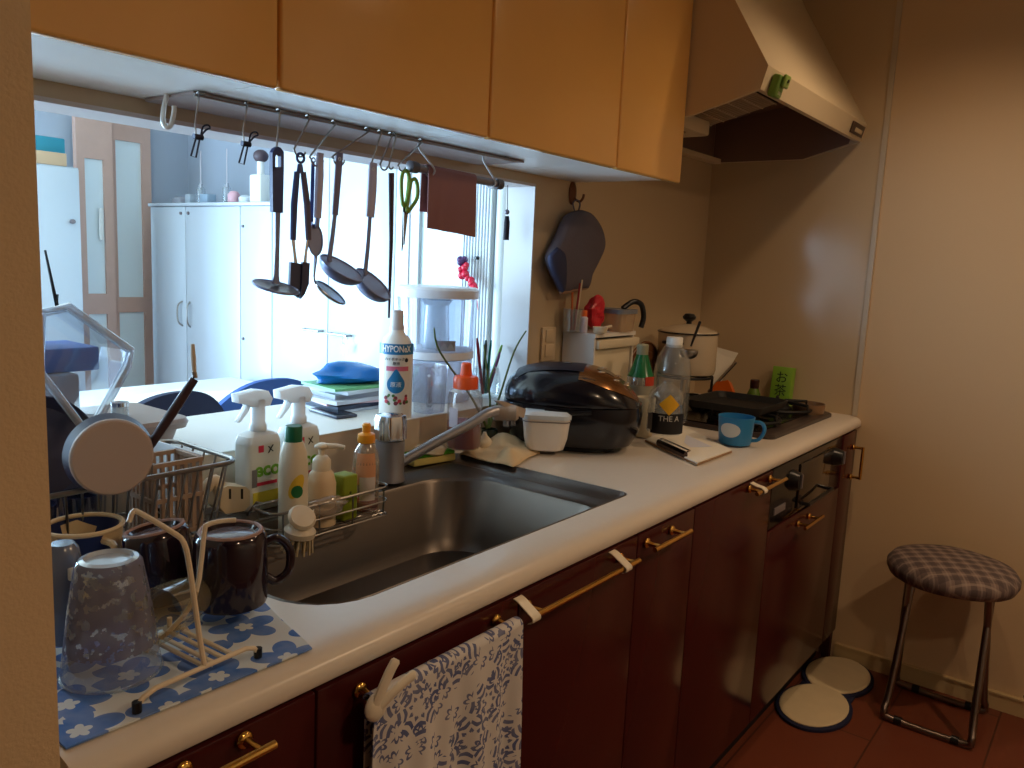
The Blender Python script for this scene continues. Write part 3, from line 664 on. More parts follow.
# ------------------------------------------------------------------ white storage box with clutter behind the rice cooker
bq = stand(598, 1.345, ZC)
x0, x1 = 2.115, 2.36; y0, y1 = 1.30, 1.415
zt = zat((x0, y0), 334)
t = thing('storage_box', 'white box with open cream front behind the rice cooker', 'box', ((x0+x1)/2, (y0+y1)/2, ZC))
obj('shell', G().box((x0, y0, ZC), (x0+.008, y1, zt-.0122)).box((x1-.008, y0, ZC), (x1, y1, zt-.0122)).box((x0+.0082, y1-.008, ZC+.0102), (x1-.0082, y1, zt-.0122)).box((x0-.002, y0-.004, zt-.012), (x1+.002, y1, zt)).box((x0+.0082, y0, ZC), (x1-.0082, y1, ZC+.01)), mat('white_box_plastic', (226, 222, 216), .45), t, 0)
obj('drawer', G().box((x0+.012, y0+.004, ZC+.013), (x1-.012, y1-.012, zt-.05), .006), creamp, t)
obj('drawer_lip', G().box((x0+.01, y0-.012, zt-.048), (x1+.02, y0+.02, zt-.02), .005), creamp, t)
zt += .0005
b = stand(572, 1.375, zt)
t = thing('utensil_cup', 'clear plastic cup of chopsticks on the left of the white box', 'cup', b)
pp = pprof(b, [(9.5, zz) for zz in (333, )]+[(10.5, 309), (10, 309), (9, 331), (.5, 331.5)]); pp = [(p_[0], max(p_[1], zt+.0003*i)) for i, p_ in enumerate(pp)]
obj('body', lathe_at(b, pp), clearp, t)
for k, (dx, dy, hgt, col) in enumerate(((-.008, .0, .17, (196, 96, 40)), (.012, .01, .185, (178, 140, 96)), (0, -.012, .15, (150, 34, 34)), (.016, -.006, .16, (214, 196, 160)))):
    one('chopstick', G().tube([(b.x+dx*.6, b.y+dy*.6, zt+.006), (b.x+dx*1.6, b.y+dy*1.6, zt+hgt)], .0032, 8), mat('chopstick_%d' % k, col, .5), ('orange', 'tan', 'dark red', 'pale')[k]+' chopstick standing in the clear cup on the white box', 'chopstick', 'chopsticks in the clear cup')
b = stand(583, 1.345, zt)
t = thing('spice_tube', 'pale small upright tube beside the cup of chopsticks', 'tube', b)
obj('body', G().lathe([(.012, 0), (.013, .004), (.013, .045), (.008, .05)], b), mat('lilac_white', (206, 196, 206), .4), t)
obj('cap', G().lathe([(.010, .05), (.010, .066), (.008, .068)], b), mat('orange_cap', (232, 104, 40), .4), t)
b = stand(594, 1.352, zt)
redf = mat('red_film', (196, 34, 48), .3)
def crum(seed, r, sq):
    rnd = random.Random(seed); ph = [rnd.random()*6 for _ in range(6)]
    def f(d): return 1+.16*math.sin(3*d.x+ph[0]+2*d.y)+.14*math.sin(5*d.y+ph[1])+.1*math.sin(7*d.z+ph[2]+3*d.x)
    g = G(); g.sphere((0, 0, 0), 1, n=20, k=12)
    for i, v in enumerate(g.v): g.v[i] = Vector((v.x*r[0], v.y*r[1], v.z*r[2]))*f(v.normalized())
    return g
g = crum(3, (.034, .024, .045), 1); g.v = [v+b+Z_*.047 for v in g.v]; mz = min(v.z for v in g.v); g.v = [v+Z_*(zt+.0005-mz) for v in g.v]
one('red_snack_bag', g, redf, 'crumpled red film bag on top of the white box', 'bag', None, 0)
b = stand(616, 1.335, zt); b.x = min(b.x, x1-.05)
t = thing('clear_canister', 'clear plastic tub with blue-grey lid and black handle on the white box', 'container', b)
zc1 = zat(b, 313)
obj('body', G().loft([rrect(b.x-.055, b.x+.04, b.y-.045, b.y+.045, .015, zt+.0005), rrect(b.x-.06, b.x+.045, b.y-.05, b.y+.05, .015, zc1)]), clear('amber_clear', (226, 196, 160), .4, .12), t)
obj('lid', G().loft([rrect(b.x-.064, b.x+.05, b.y-.054, b.y+.054, .016, zc1+.0004), rrect(b.x-.064, b.x+.05, b.y-.054, b.y+.054, .016, zc1+.014)]), mat('grey_blue_lid', (112, 120, 134), .4), t)
obj('handle', G().tube(smoothpts([(b.x+.0, b.y-.02, zc1+.016), (b.x+.035, b.y-.035, zc1+.038), (b.x+.065, b.y-.05, zc1+.03), (b.x+.078, b.y-.055, zc1-.01), (b.x+.07, b.y-.052, zt+.012)]), .009, 10), blackp, t)
b = stand(600, 1.30, zt)
one('measuring_scoop', G().lathe([(.012, 0), (.02, .003), (.024, .02), (.022, .02), (.018, .005), (0, .004)], b).tube([b+Vector((.022, 0, .017)), b+Vector((.05, -.01, .022))], .004, 6), creamp, 'cream measuring scoop on the front edge of the white box', 'scoop')
# wall outlet and oven mitt
a, b = onY(543, 327, YB-.001), onY(558, 359, YB-.001)
t = thing('wall_switch', 'beige double switch plate on the back wall behind the rice cooker', 'switch', ((a.x+b.x)/2, YB, b.z))
pm = mat('beige_switch', (206, 182, 148), .4)
obj('plate', G().box((a.x-.01, YB-.009, b.z), (a.x+.062, YB-.001, a.z+.0), .003), pm, t)
for k in range(2): obj('rocker', G().box((a.x+.004, YB-.013, b.z+.012+k*.045), (a.x+.048, YB-.0085, b.z+.05+k*.045), .002), pm, t)
hk = onY(573.5, 193, YB-.006)
t = thing('wall_hook', 'oval brown wooden hook on the wall holding the oven mitt', 'hook', hk)
wood = mat('brown_wood', (112, 66, 36), .45, var=.2, vscale=30)
Mh = Matrix.Translation((hk.x, YB-.001, hk.z)) @ Matrix.Rotation(PI/2, 4, 'X')
obj('plaque', G().sphere((0, 0, 0), (.017, .036, .012), Mh, 20, 10), wood, t)
obj('peg', G().tube(smoothpts([(hk.x, YB-.01, hk.z-.018), (hk.x, YB-.03, hk.z-.026), (hk.x+.002, YB-.04, hk.z-.016), (hk.x+.003, YB-.042, hk.z-.004)]), .004, 8), wood, t)
mp = [(574, 211), (566, 216), (556, 237), (549, 251), (547, 260), (551, 273), (557, 284), (562, 294), (571, 291), (585, 289), (589, 276), (596, 262), (602, 248), (602, 237), (598, 225), (590, 214), (582, 210)]
MYm = YB-.03
po = [onY(x, y, MYm) for x, y in mp]; cen = sum(po, Vector())/len(po)
t = thing('oven_mitt', 'dark grey quilted oven mitt hanging from the wooden hook', 'oven mitt', (cen.x, MYm, cen.z))
mittm = mat('grey_quilt', (98, 92, 102), .85, bump=.5, bscale=120)
sp_ = smoothpts(po+[po[0]], 3)[:-1]
loops = []
for k, dy in ((.6, -.026), (.85, -.023), (.97, -.014), (1, 0), (.97, .012), (.6, .018)):
    loops.append([cen+(p-cen)*k+Vector((0, dy, 0)) for p in sp_])
obj('body', G().loft(loops), mittm, t, 70)
tp = [(557, 247), (549, 256), (551, 270), (557, 283), (562, 293), (564, 280), (564, 262), (562, 252)]
pt = [onY(x, y, MYm-.02) for x, y in tp]; ct = sum(pt, Vector())/len(pt); pt = smoothpts(pt+[pt[0]], 3)[:-1]
obj('thumb', G().loft([[ct+(p-ct)*k+Vector((0, dy, 0)) for p in pt] for k, dy in ((.5, -.017), (.9, -.012), (1, 0), (.9, .008))]), mat('navy_quilt', (56, 58, 84), .85), t, 70)
obj('loop', G().tube(smoothpts([onY(575, 212, MYm), onY(573, 203, MYm+.0), onY(577, 200, MYm-.012), onY(580, 204, MYm-.008), onY(578, 212, MYm)]), .0025, 6), mittm, t)
obj('cuff_edge', G().tube([onY(560, 293, MYm-.012), onY(572, 291, MYm-.014), onY(586, 288, MYm-.012)], .005, 8), mat('pale_cuff', (150, 118, 96), .8), t)
# ------------------------------------------------------------------ tap and water filter
zl = ZC-.008
b = Vector((1.285, 1.318, zl))
t = thing('kitchen_tap', 'grey metal mixer tap with long slanting spout behind the sink', 'tap', b)
pt = pprof(b, [(16, 481), (16, 478), (14.5, 474), (14.5, 440), (15.5, 438), (15.5, 420), (14, 415), (9, 414), (0, 413)])
tapm = mat('satin_tap_metal', (150, 148, 152), .3, metal=.6)
g = lathe_at(b, [(r, max(z, zl+.0005)) for r, z in pt[:4]]); obj('body', g, tapm, t)
g = G(); k = 24; loops = []
for r, z in pt[4:]:
    loops.append([(b.x+max(r, .0004)*(1+.05*math.cos(8*2*PI*a/48))*math.cos(2*PI*a/48), b.y+max(r, .0004)*(1+.05*math.cos(8*2*PI*a/48))*math.sin(2*PI*a/48), z) for a in range(48)])
obj('fluted_knob', g.loft(loops), chrome, t)
e = onY(497, 411, 1.235)
s0 = Vector((b.x+.012, b.y-.006, zat(b, 466))); s1 = onY(470, 424, 1.255)
spts = smoothpts([s0, s0.lerp(s1, .5)+Z_*.002, s1, s1.lerp(e, .6)+Z_*.006, e], 5)
obj('spout', G().tube(spts, .0125, 14, r1=.0125), tapm, t)
hd = onY(506, 413, 1.23); dr = (hd-e).normalized(); hw = RT*.030
headm = mat('warm_grey_plastic', (176, 160, 146), .4)
obj('spout_head', G().tube([hd-RT*.034-DN*.0, hd-RT*.03, hd+RT*.026, hd+RT*.032], [.014, .019, .019, .014], 16), headm, t)
obj('outlet', G().tube([hd+DN*.014, hd+DN*.034], .008, 10).tube([hd+DN*.014+RT*.018, hd+DN*.032+RT*.018], .006, 10), clearp, t)
obj('bracket', G().prism([onY(497, 401, 1.228), onY(503, 401, 1.228), onY(526, 409, 1.224), onY(524, 418, 1.224), onY(514, 414, 1.228)], (0, .012, 0)), headm, t)
# filter body
fc = onY(546, 430, 1.215); dF = dep(fc)/F
t = thing('water_filter', 'white rounded water filter box fixed beside the tap spout', 'water filter', fc+DN*22*dF)
Mf = Matrix((RT*dF, FWD*dF, -DN*dF)).transposed().to_4x4(); Mf.translation = fc
# keep it upright
ux = Vector((RT.x, RT.y, 0)).normalized(); uy = Z_.cross(ux); Mf = Matrix((ux*dF, uy*dF, Z_*dF)).transposed().to_4x4(); Mf.translation = fc
obj('body', G().loft([rrect(-15, 14, -13, 13, 8, -19), rrect(-19, 18, -17, 17, 10, -17), rrect(-22, 21, -19, 19, 10, -6), rrect(-24, 23, -20, 20, 9, 14)], M=Mf), mat('white_filter_plastic', (228, 222, 214), .35), t, 50)
obj('top_cover', G().loft([rrect(-25, 24, -21, 21, 9, 14.2), rrect(-25, 24, -21, 21, 9, 18), rrect(-21, 20, -17, 17, 8, 21)], M=Mf), mat('blue_white_cover', (206, 214, 222), .25), t)
obj('outlet', G().loft([rrect(-8, 10, -7, 7, 5, -24), rrect(-8, 10, -7, 7, 5, -19)], M=Mf), mat('dark_grey_base', (70, 66, 70), .4), t)  # dark grey block under the filter body
obj('seam', G().loft([rrect(-24.3, 23.3, -20.3, 20.3, 9, 11), rrect(-24.3, 23.3, -20.3, 20.3, 9, 12)], M=Mf), greyp, t)
# ------------------------------------------------------------------ ledge things right of the tap
t = thing('scouring_sponge', 'green and yellow scouring sponge on the sink ledge right of the tap', 'sponge', onZ(436, 464, ZC))
A, B = onZ(414, 465, ZC), onZ(456, 458, ZC); ux = (B-A).normalized(); uy = Z_.cross(ux)
Ms = Matrix((ux, uy, Z_)).transposed().to_4x4(); Ms.translation = A+Z_*-.006
ln = (B-A).length
obj('foam', G().box((0, 0, .0), (ln, .055, .018), .004, 2, Ms), mat('yellow_foam', (214, 196, 116), .9, bump=.6, bscale=300), t)
obj('scourer', G().box((.002, .002, .0183), (ln-.002, .053, .027), .003, 2, Ms), mat('scourer_green', (86, 168, 40), .9, bump=.6, bscale=400), t)
g = crum(7, (.055, .028, .016), 1); c_ = Vector((1.47, 1.368, ZC+.018)); g.v = [v+c_ for v in g.v]
mz = min(v.z for v in g.v); g.v = [v+Z_*(ZC+.003-mz) for v in g.v]
one('paper_wrapper', g, mat('beige_wrapper', (214, 196, 166), .7), 'crumpled beige wrapper between the tap and the syrup bottle', 'wrapper', None, 60)
b = stand(463, 1.325, ZC)
t = thing('syrup_bottle', 'clear squeeze bottle with orange cap and dark red syrup by the rice cooker', 'bottle', b)
pp = pprof(b, [(16, 447), (17.5, 444), (17.5, 398), (16, 391), (11, 387)])
obj('body', lathe_at(b, pp), clear('honey_bottle', (226, 218, 214), .1, .15), t)
zl = zat(b, 421)
obj('syrup', lathe_at(b, [(pp[0][0]-.002, pp[0][1]+.002), (pp[1][0]-.0015, pp[1][1]+.002), (pp[1][0]-.0015, zl), (0, zl)]), mat('red_syrup', (150, 26, 24), .15), t)
orangec = mat('orange_red_cap', (236, 88, 34), .35)
obj('cap', lathe_at(b, pprof(b, [(12.5, 388), (12.5, 378), (11, 376), (6, 375), (5, 364), (3.5, 362.5)])), orangec, t)
obj('label', band(b, [(pp[2][0], zat(b, 425)), (pp[2][0], zat(b, 406))], -58, -22), mat('pale_lilac_label', (206, 196, 206), .6), t)
# dish cloth
A, B, D, E_ = onZ(459, 455, ZC), onZ(512, 468, ZC), onZ(545, 450, ZC), onZ(500, 436, ZC)
def dc(u, v):
    p = (A*(1-u)+B*u)*(1-v)+(E_*(1-u)+D*u)*v; w_ = math.sin(u*9+v*3)*math.sin(v*7+1)
    z = .008+.012*max(0, w_)+.025*math.exp(-((u-.45)**2+(v-.62)**2)*14)+.02*math.exp(-((u-.86)**2+(v-.3)**2)*20)
    e_ = min(u, 1-u, v, 1-v)*5
    return (p.x+.006*math.sin(v*11), p.y+.006*math.sin(u*10), ZC+.001+z*min(1, .25+e_)+.001)
one('dish_cloth', G().sheet(dc, 30, 24, .003), mat('beige_cloth', (216, 190, 150), .9, var=.12, vscale=40, bump=.4, bscale=500), 'crumpled beige dish cloth on the worktop right of the sink', 'cloth', None, 80)
# jar with green stems
b = stand(488, 1.362, ZC)
t = thing('stem_jar', 'small dark jar holding long bare green stems beside the rice cooker', 'jar', b)
obj('jar', G().lathe([(.02, 0), (.024, .004), (.025, .045), (.022, .05), (.02, .05), (.019, .01), (0, .008)], b), mat('dark_green_jar', (40, 52, 40), .25), t)
stemm = mat('green_stem', (84, 104, 52), .5)
for pts in ([(488, 428), (490, 400), (484, 345)], [(489, 428), (500, 395), (514, 352), (526, 331)], [(487, 428), (470, 395), (440, 352), (434, 328)]):
    obj('stem', G().tube(smoothpts([onY(x, y, b.y) for x, y in pts], 5), .0035, 8, r1=.002), stemm, t)
q = stand(484, 1.335, ZC); 
one('garlic_bulb', G().lathe([(.006, 0), (.019, .006), (.023, .018), (.018, .032), (.008, .042), (.004, .052), (0, .053)], q), mat('garlic_skin', (224, 206, 176), .6), 'pale garlic bulb on the worktop beside the syrup bottle', 'garlic')
b = stand(503, 1.40, ZC); b = Vector((1.825, 1.385, ZC))
# pen cup on the sill
b = Vector((1.845, 1.50, ZS))
t = thing('pen_cup', 'clear round jar of coloured pens at the right end of the sill', 'cup', b)
obj('jar', G().lathe([(.03, 0), (.04, .006), (.045, .04), (.042, .075), (.036, .09)], b, cap=False), clearp, t)
for k, (x0, y0, x1, y1, col, nm) in enumerate(((484, 400, 477, 338, (150, 30, 50), 'dark red'), (488, 400, 486, 340, (30, 60, 60), 'black-green'), (491, 400, 491, 340, (20, 130, 124), 'teal'), (494, 400, 502, 345, (110, 160, 70), 'light green'), (497, 400, 500, 352, (110, 60, 110), 'purple'))):
    p0 = Vector((b.x-.012+k*.006, b.y+.004*(k % 2), ZS+.012)); p1 = onY(x1, y1, b.y+.004*(k % 2))
    one('pen', G().tube([p0, p0.lerp(p1, .9), p1], [.0045, .0045, .0025], 8), mat('pen_%d' % k, col, .4), nm+' pen standing in the jar at the end of the sill', 'pen', 'pens in the jar')
# ------------------------------------------------------------------ fertiliser bottle and water dispenser on the sill
b = stand(395, 1.455, ZS)
t = thing('fertiliser_bottle', 'tall white plant food bottle with blue band on the sill behind the tap', 'bottle', b)
pp = pprof(b, [(15, 421), (16.5, 419), (16.5, 352), (16, 345), (13, 338), (8, 333), (7, 329)])
obj('body', lathe_at(b, pp), whitep, t)
obj('cap', lathe_at(b, pprof(b, [(7.3, 329.5), (7.3, 326), (6.6, 325), (6, 311), (5.4, 310)])), mat('greyish_cap', (206, 200, 198), .4), t)
r = pp[1][0]; bluel = mat('label_blue', (36, 122, 178), .4)
obj('blue_band', band(b, [(r, zat(b, 353)), (r, zat(b, 342.5))], -100, 100), bluel, t)
wh = mat('label_white_ink', (240, 240, 240), .5)
lettering('lettering', 'HYPONeX', .0225, wrap(b, r+.0006, zat(b, 347.6)), wh, t, .74, bold=.02)
obj('pink_ribbon', band(b, [(r, zat(b, 369)), (r, zat(b, 364.5))], -35, 45), mat('pink_print', (214, 110, 140), .5), t)
for k, s_ in enumerate(('ハイポネックス', '原液')): lettering('lettering', s_, (.0085, .009)[k], wrap(b, r, zat(b, (357.5, 361.8)[k])), inkm, t)
def drop(u, v):
    a = 2*PI*u; rr = v*.0225; x = rr*math.sin(a); y = -rr*math.cos(a); y = y+(.012*v*max(0, -math.cos(a)-0)**3 if False else 0)
    if math.cos(a) < 0: y += .016*v*abs(math.cos(a))**6; x *= 1-.3*abs(math.cos(a))**4
    return wrap(b, r, zat(b, 382))(x, y, .0003)
obj('water_drop', G().sheet(drop, 28, 3), bluel, t)
lettering('lettering', '原液', .014, wrap(b, r+.0008, zat(b, 382.5)), wh, t)
rnd = random.Random(8)
for nm, col in (('leaf_print', (70, 110, 50)), ('flower_print', (206, 70, 84)), ('berry_print', (120, 50, 60))):
    g = G()
    for k in range(7):
        u0 = rnd.uniform(-.03, .03); v0 = rnd.uniform(-.011, .012); w0 = wrap(b, r, zat(b, 397)); rr = rnd.uniform(.003, .0055)
        g.sheet(lambda u, v: w0(u0+v*rr*math.cos(2*PI*u), v0+v*rr*math.sin(2*PI*u), .0002+k*.00004), 8, 2)
    obj(nm, g, mat(nm, col, .6), t, 0)
o = wrap(b, r, zat(b, 358)); g = G(); g.sheet(lambda u, v: o(.026+v*.005*math.cos(2*PI*u), -.001+v*.005*math.sin(2*PI*u), .0002), 12, 2); obj('seal_print', g, inkm, t, 0)
b = stand(434, 1.585, ZS)
t = thing('water_dispenser', 'large clear plastic water filter tank with white lid on the sill', 'water dispenser', b)
dp = pprof(b, [(34, 415), (36, 412), (37, 357), (37.5, 350), (39, 300), (39.5, 296)])
zb = ZS+.0005
obj('lower_tank', lathe_at(b, [(dp[0][0], zb), (dp[1][0], zb+.008), (dp[2][0], dp[2][1])], 36), clear('blue_white_plastic', (206, 214, 232), .55, .2), t)
obj('upper_tank', lathe_at(b, [(dp[3][0]-.002, dp[2][1]+.0005), dp[3], dp[4], dp[5]], 36, False), clear('tank_plastic', (206, 214, 230), .2, .08), t)
obj('lid', lathe_at(b, pprof(b, [(41, 297), (41.5, 294), (41.5, 289), (39, 286.5), (20, 285.5), (0, 285)]), 36), mat('white_lid', (226, 228, 236), .35), t)
obj('filter', lathe_at(b, pprof(b, [(13, 352), (14, 350), (12, 305), (16, 300), (12, 298)]), 24), milkp, t)
obj('tier_ring', lathe_at(b, pprof(b, [(36, 357), (37.8, 356), (37.8, 349), (36, 348)]), 36), mat('white_lid', (226, 228, 236), .35), t)
c_ = b+Vector((-b.x, -b.y, 0)).normalized()*(dp[2][0]+.002); 
obj('tap', G().tube([c_+Z_*.10, c_+Z_*.10+Vector((-.02, -.03, -.003)), c_+Z_*.085+Vector((-.022, -.034, 0))], [.010, .009, .007], 10).box(c_+Vector((-.03, -.04, .105)), c_+Vector((-.012, -.022, .118)), .002), greyp, t)
obj('level_label', band(b, [(dp[3][0], zat(b, 347)), (dp[3][0], zat(b, 337))], 0, 30), mat('grey_label_print', (150, 156, 170), .5), t)
b = stand(429, 1.443, ZS); 
t = thing('clear_jug', 'small clear plastic jug in front of the water filter tank', 'jug', b)
pp = pprof(b, [(13, 413), (14, 411), (16, 368), (16.5, 365)])
obj('body', G().loft([rrect(b.x-r_, b.x+r_, b.y-r_*.8, b.y+r_*.8, r_*.35, max(z, zb)) for r_, z in pp], True, False), clear('jug_plastic', (222, 226, 236), .2, .1), t)
hx = RT*-pp[2][0]*.1; f_ = Vector((-b.x, -b.y, 0)).normalized()
hb = b+f_*pp[1][0]*1.05; obj('handle', G().tube(smoothpts([hb+Z_*.10, hb+f_*.03+Z_*.098, hb+f_*.032+Z_*.05, hb+Z_*.025]), .007, 8), clear('jug_plastic', (222, 226, 236), .2, .1), t)
# ------------------------------------------------------------------ washing-up things by the sink
CZ = .905; cyF, cyB = 1.19, 1.265; cx0, cx1 = .875, 1.165
t = thing('sink_caddy', 'wire caddy of washing-up things at the back of the sink', 'caddy', ((cx0+cx1)/2, cyB, CZ))
g = G()
for z in (.968, .938, CZ+.003): g.tube(rrect(cx0, cx1, cyF, cyB, .02, z, 4), .0028 if z > .95 else .002, 6, True)
obj('rim', g, wirem, t)
g = G()
for k in range(4): x = cx0+.02+k*(cx1-cx0-.04)/3; g.tube([(x, cyF, .968), (x, cyF, CZ+.003), (x, cyB, CZ+.003), (x, cyB, .968)], .002, 6)
for k in range(4): y = cyF+.015+k*.015; g.tube([(cx0, y, CZ+.003), (cx1, y, CZ+.003)], .0018, 6)
obj('wire', g, wirem, t)
for x in (cx0+.03, cx1-.03): obj('hook', G().tube([(x, cyB, .968), (x, cyB+.02, .966), (x, cyB+.05, .9345)], .0028, 6), wirem, t)
CZ += .0062
b = stand(293, 1.222, CZ)
t = thing('cleanser_bottle', 'tall cream cleanser bottle with dark green cap in the sink caddy', 'bottle', b)
pp = pprof(b, [(13.5, 552), (14.5, 549), (14.5, 468), (13, 452), (9.5, 441)])
pp = [(r, max(z, CZ)) for r, z in pp]
obj('body', lathe_at(b, pp), mat('ivory_bottle', (226, 214, 190), .35), t)
obj('cap', lathe_at(b, pprof(b, [(8.6, 441), (8.6, 427), (7.8, 425.5)])), mat('dark_green_cap', (20, 104, 70), .35), t)
r = pp[2][0]; yel = mat('label_yellow', (226, 190, 60), .5); gre = mat('label_green', (30, 110, 60), .5)
o = wrap(b, r, zat(b, 483)); g = G(); g.sheet(lambda u, v: o(.006+v*.013*math.cos(2*PI*u)+.4*v*.02*math.sin(2*PI*u), v*.023*math.sin(2*PI*u), 0), 16, 2); obj('yellow_patch', g, yel, t, 0)
o2 = wrap(b, r, zat(b, 488)); g = G(); g.sheet(lambda u, v: o2(.007+v*.011*math.cos(2*PI*u), v*.012*math.sin(2*PI*u), .0006), 16, 2); obj('green_patch', g, gre, t, 0)
lettering('lettering', 'JIF', .014, lambda u, v, w: o2(.007+u, v+.2*u, .001+w), yel, t) if False else None
b = stand(321, 1.232, CZ)
t = thing('pump_bottle', 'cream hand soap pump bottle behind the clear bag in the sink caddy', 'bottle', b)
pp = pprof(b, [(13, 527), (14.5, 525), (14.5, 483), (12, 473), (8.5, 469)]); pp = [(r, max(z, CZ)) for r, z in pp]
obj('body', lathe_at(b, pp), mat('beige_bottle', (222, 196, 160), .4), t)
obj('collar', lathe_at(b, pprof(b, [(9, 469.5), (9, 460), (6, 456), (3, 455), (3, 449)])), mat('cream_pump', (228, 214, 190), .35), t)
zz = zat(b, 446); 
obj('pump_head', G().sphere((b.x, b.y, zz), (.015, .013, .0065)).tube([Vector((b.x, b.y, zz)), Vector((b.x, b.y, zz))+RT*.03, Vector((b.x, b.y, zz))+RT*.045+DN*.003], [.006, .005, .004], 8), mat('cream_pump', (228, 214, 190), .35), t)
b = stand(347, 1.226, CZ); dd = dep(b)/F
t = thing('sponge_block', 'lime green upright block in the sink caddy', 'sponge', b)
obj('block', G().box((b.x-.026, b.y-.018, CZ), (b.x+.012, b.y+.022, zat(b, 473)), .004, 3), mat('lime_block', (134, 150, 34), .6, bump=.2, bscale=200), t)
obj('dimple', G().sphere((b.x-.008, b.y-.0185, zat(b, 490)), (.003, .0012, .003), n=10, k=6), mat('dark_dimple', (60, 70, 20), .7), t)
b = stand(365, 1.236, CZ)
t = thing('dish_soap_bottle', 'clear dish soap bottle with orange cap and red liquid in the sink caddy', 'bottle', b)
pp = pprof(b, [(12, 524), (13.5, 521), (13.5, 462), (11.5, 450), (6.5, 442)]); pp = [(r, max(z, CZ)) for r, z in pp]
obj('body', lathe_at(b, pp), clear('soap_bottle', (226, 214, 200), .25, .12), t)
zz = zat(b, 500); obj('soap', lathe_at(b, [(pp[0][0]-.002, CZ+.002), (pp[1][0]-.0015, CZ+.005), (pp[1][0]-.0015, zz), (0, zz)]), mat('red_soap', (150, 36, 30), .15), t)
obj('label', band(b, [(pp[2][0], zat(b, 482)), (pp[2][0], zat(b, 464)), (pp[3][0]+.0003, zat(b, 451))], -45, 45), mat('peach_label', (222, 160, 120), .5), t)
obj('label_text_block', band(b, [(pp[2][0]+.0006, zat(b, 497)), (pp[2][0]+.0006, zat(b, 474))], -25, 42), mat('white_label_block', (216, 206, 204), .5), t)
obj('cap', lathe_at(b, pprof(b, [(8.5, 442), (9, 440), (8.5, 434), (4, 432), (4.5, 425), (3, 423)])), mat('amber_cap', (240, 160, 44), .35), t)
g = crum(11, (.05, .02, .017), 1); c_ = onY(327, 505, 1.2); g.v = [v+c_ for v in g.v]
one('plastic_bag', g, clear('bag_film', (226, 214, 200), .3, .1), 'crumpled clear film bag lying over the front of the sink caddy', 'bag', None, 60)
c_ = onY(300, 531, 1.165); t = thing('dish_brush', 'round white palm brush with bristles hanging on the caddy front', 'brush', c_-Z_*.03)
Mb = Matrix.Translation(c_) @ Euler((.15, .05, 0)).to_matrix().to_4x4()
wb = mat('white_brush', (226, 212, 190), .4)
obj('body', G().lathe([(.018, -.012), (.028, -.008), (.029, .002), (.022, .010), (.008, .012), (.008, .022)], n=24, M=Mb), wb, t)
Mk = Matrix.Translation(c_+Vector((-.002, -.008, .028))) @ Euler((.75, -.25, 0)).to_matrix().to_4x4()
obj('grip', G().lathe([(.012, -.008), (.024, -.005), (.026, 0), (.022, .006), (0, .008)], n=24, M=Mk), wb, t)
g = G()
for ring_, nn in ((.024, 14), (.014, 8), (.004, 3)):
    for k in range(nn):
        a = 2*PI*k/nn; p = Vector((ring_*math.cos(a), ring_*math.sin(a), -.010)); g.tube([Mb @ p, Mb @ (p*1.18+Vector((0, 0, -.026)))], .0022, 5)
obj('bristles', g, mat('pale_bristle', (206, 186, 150), .7), t)
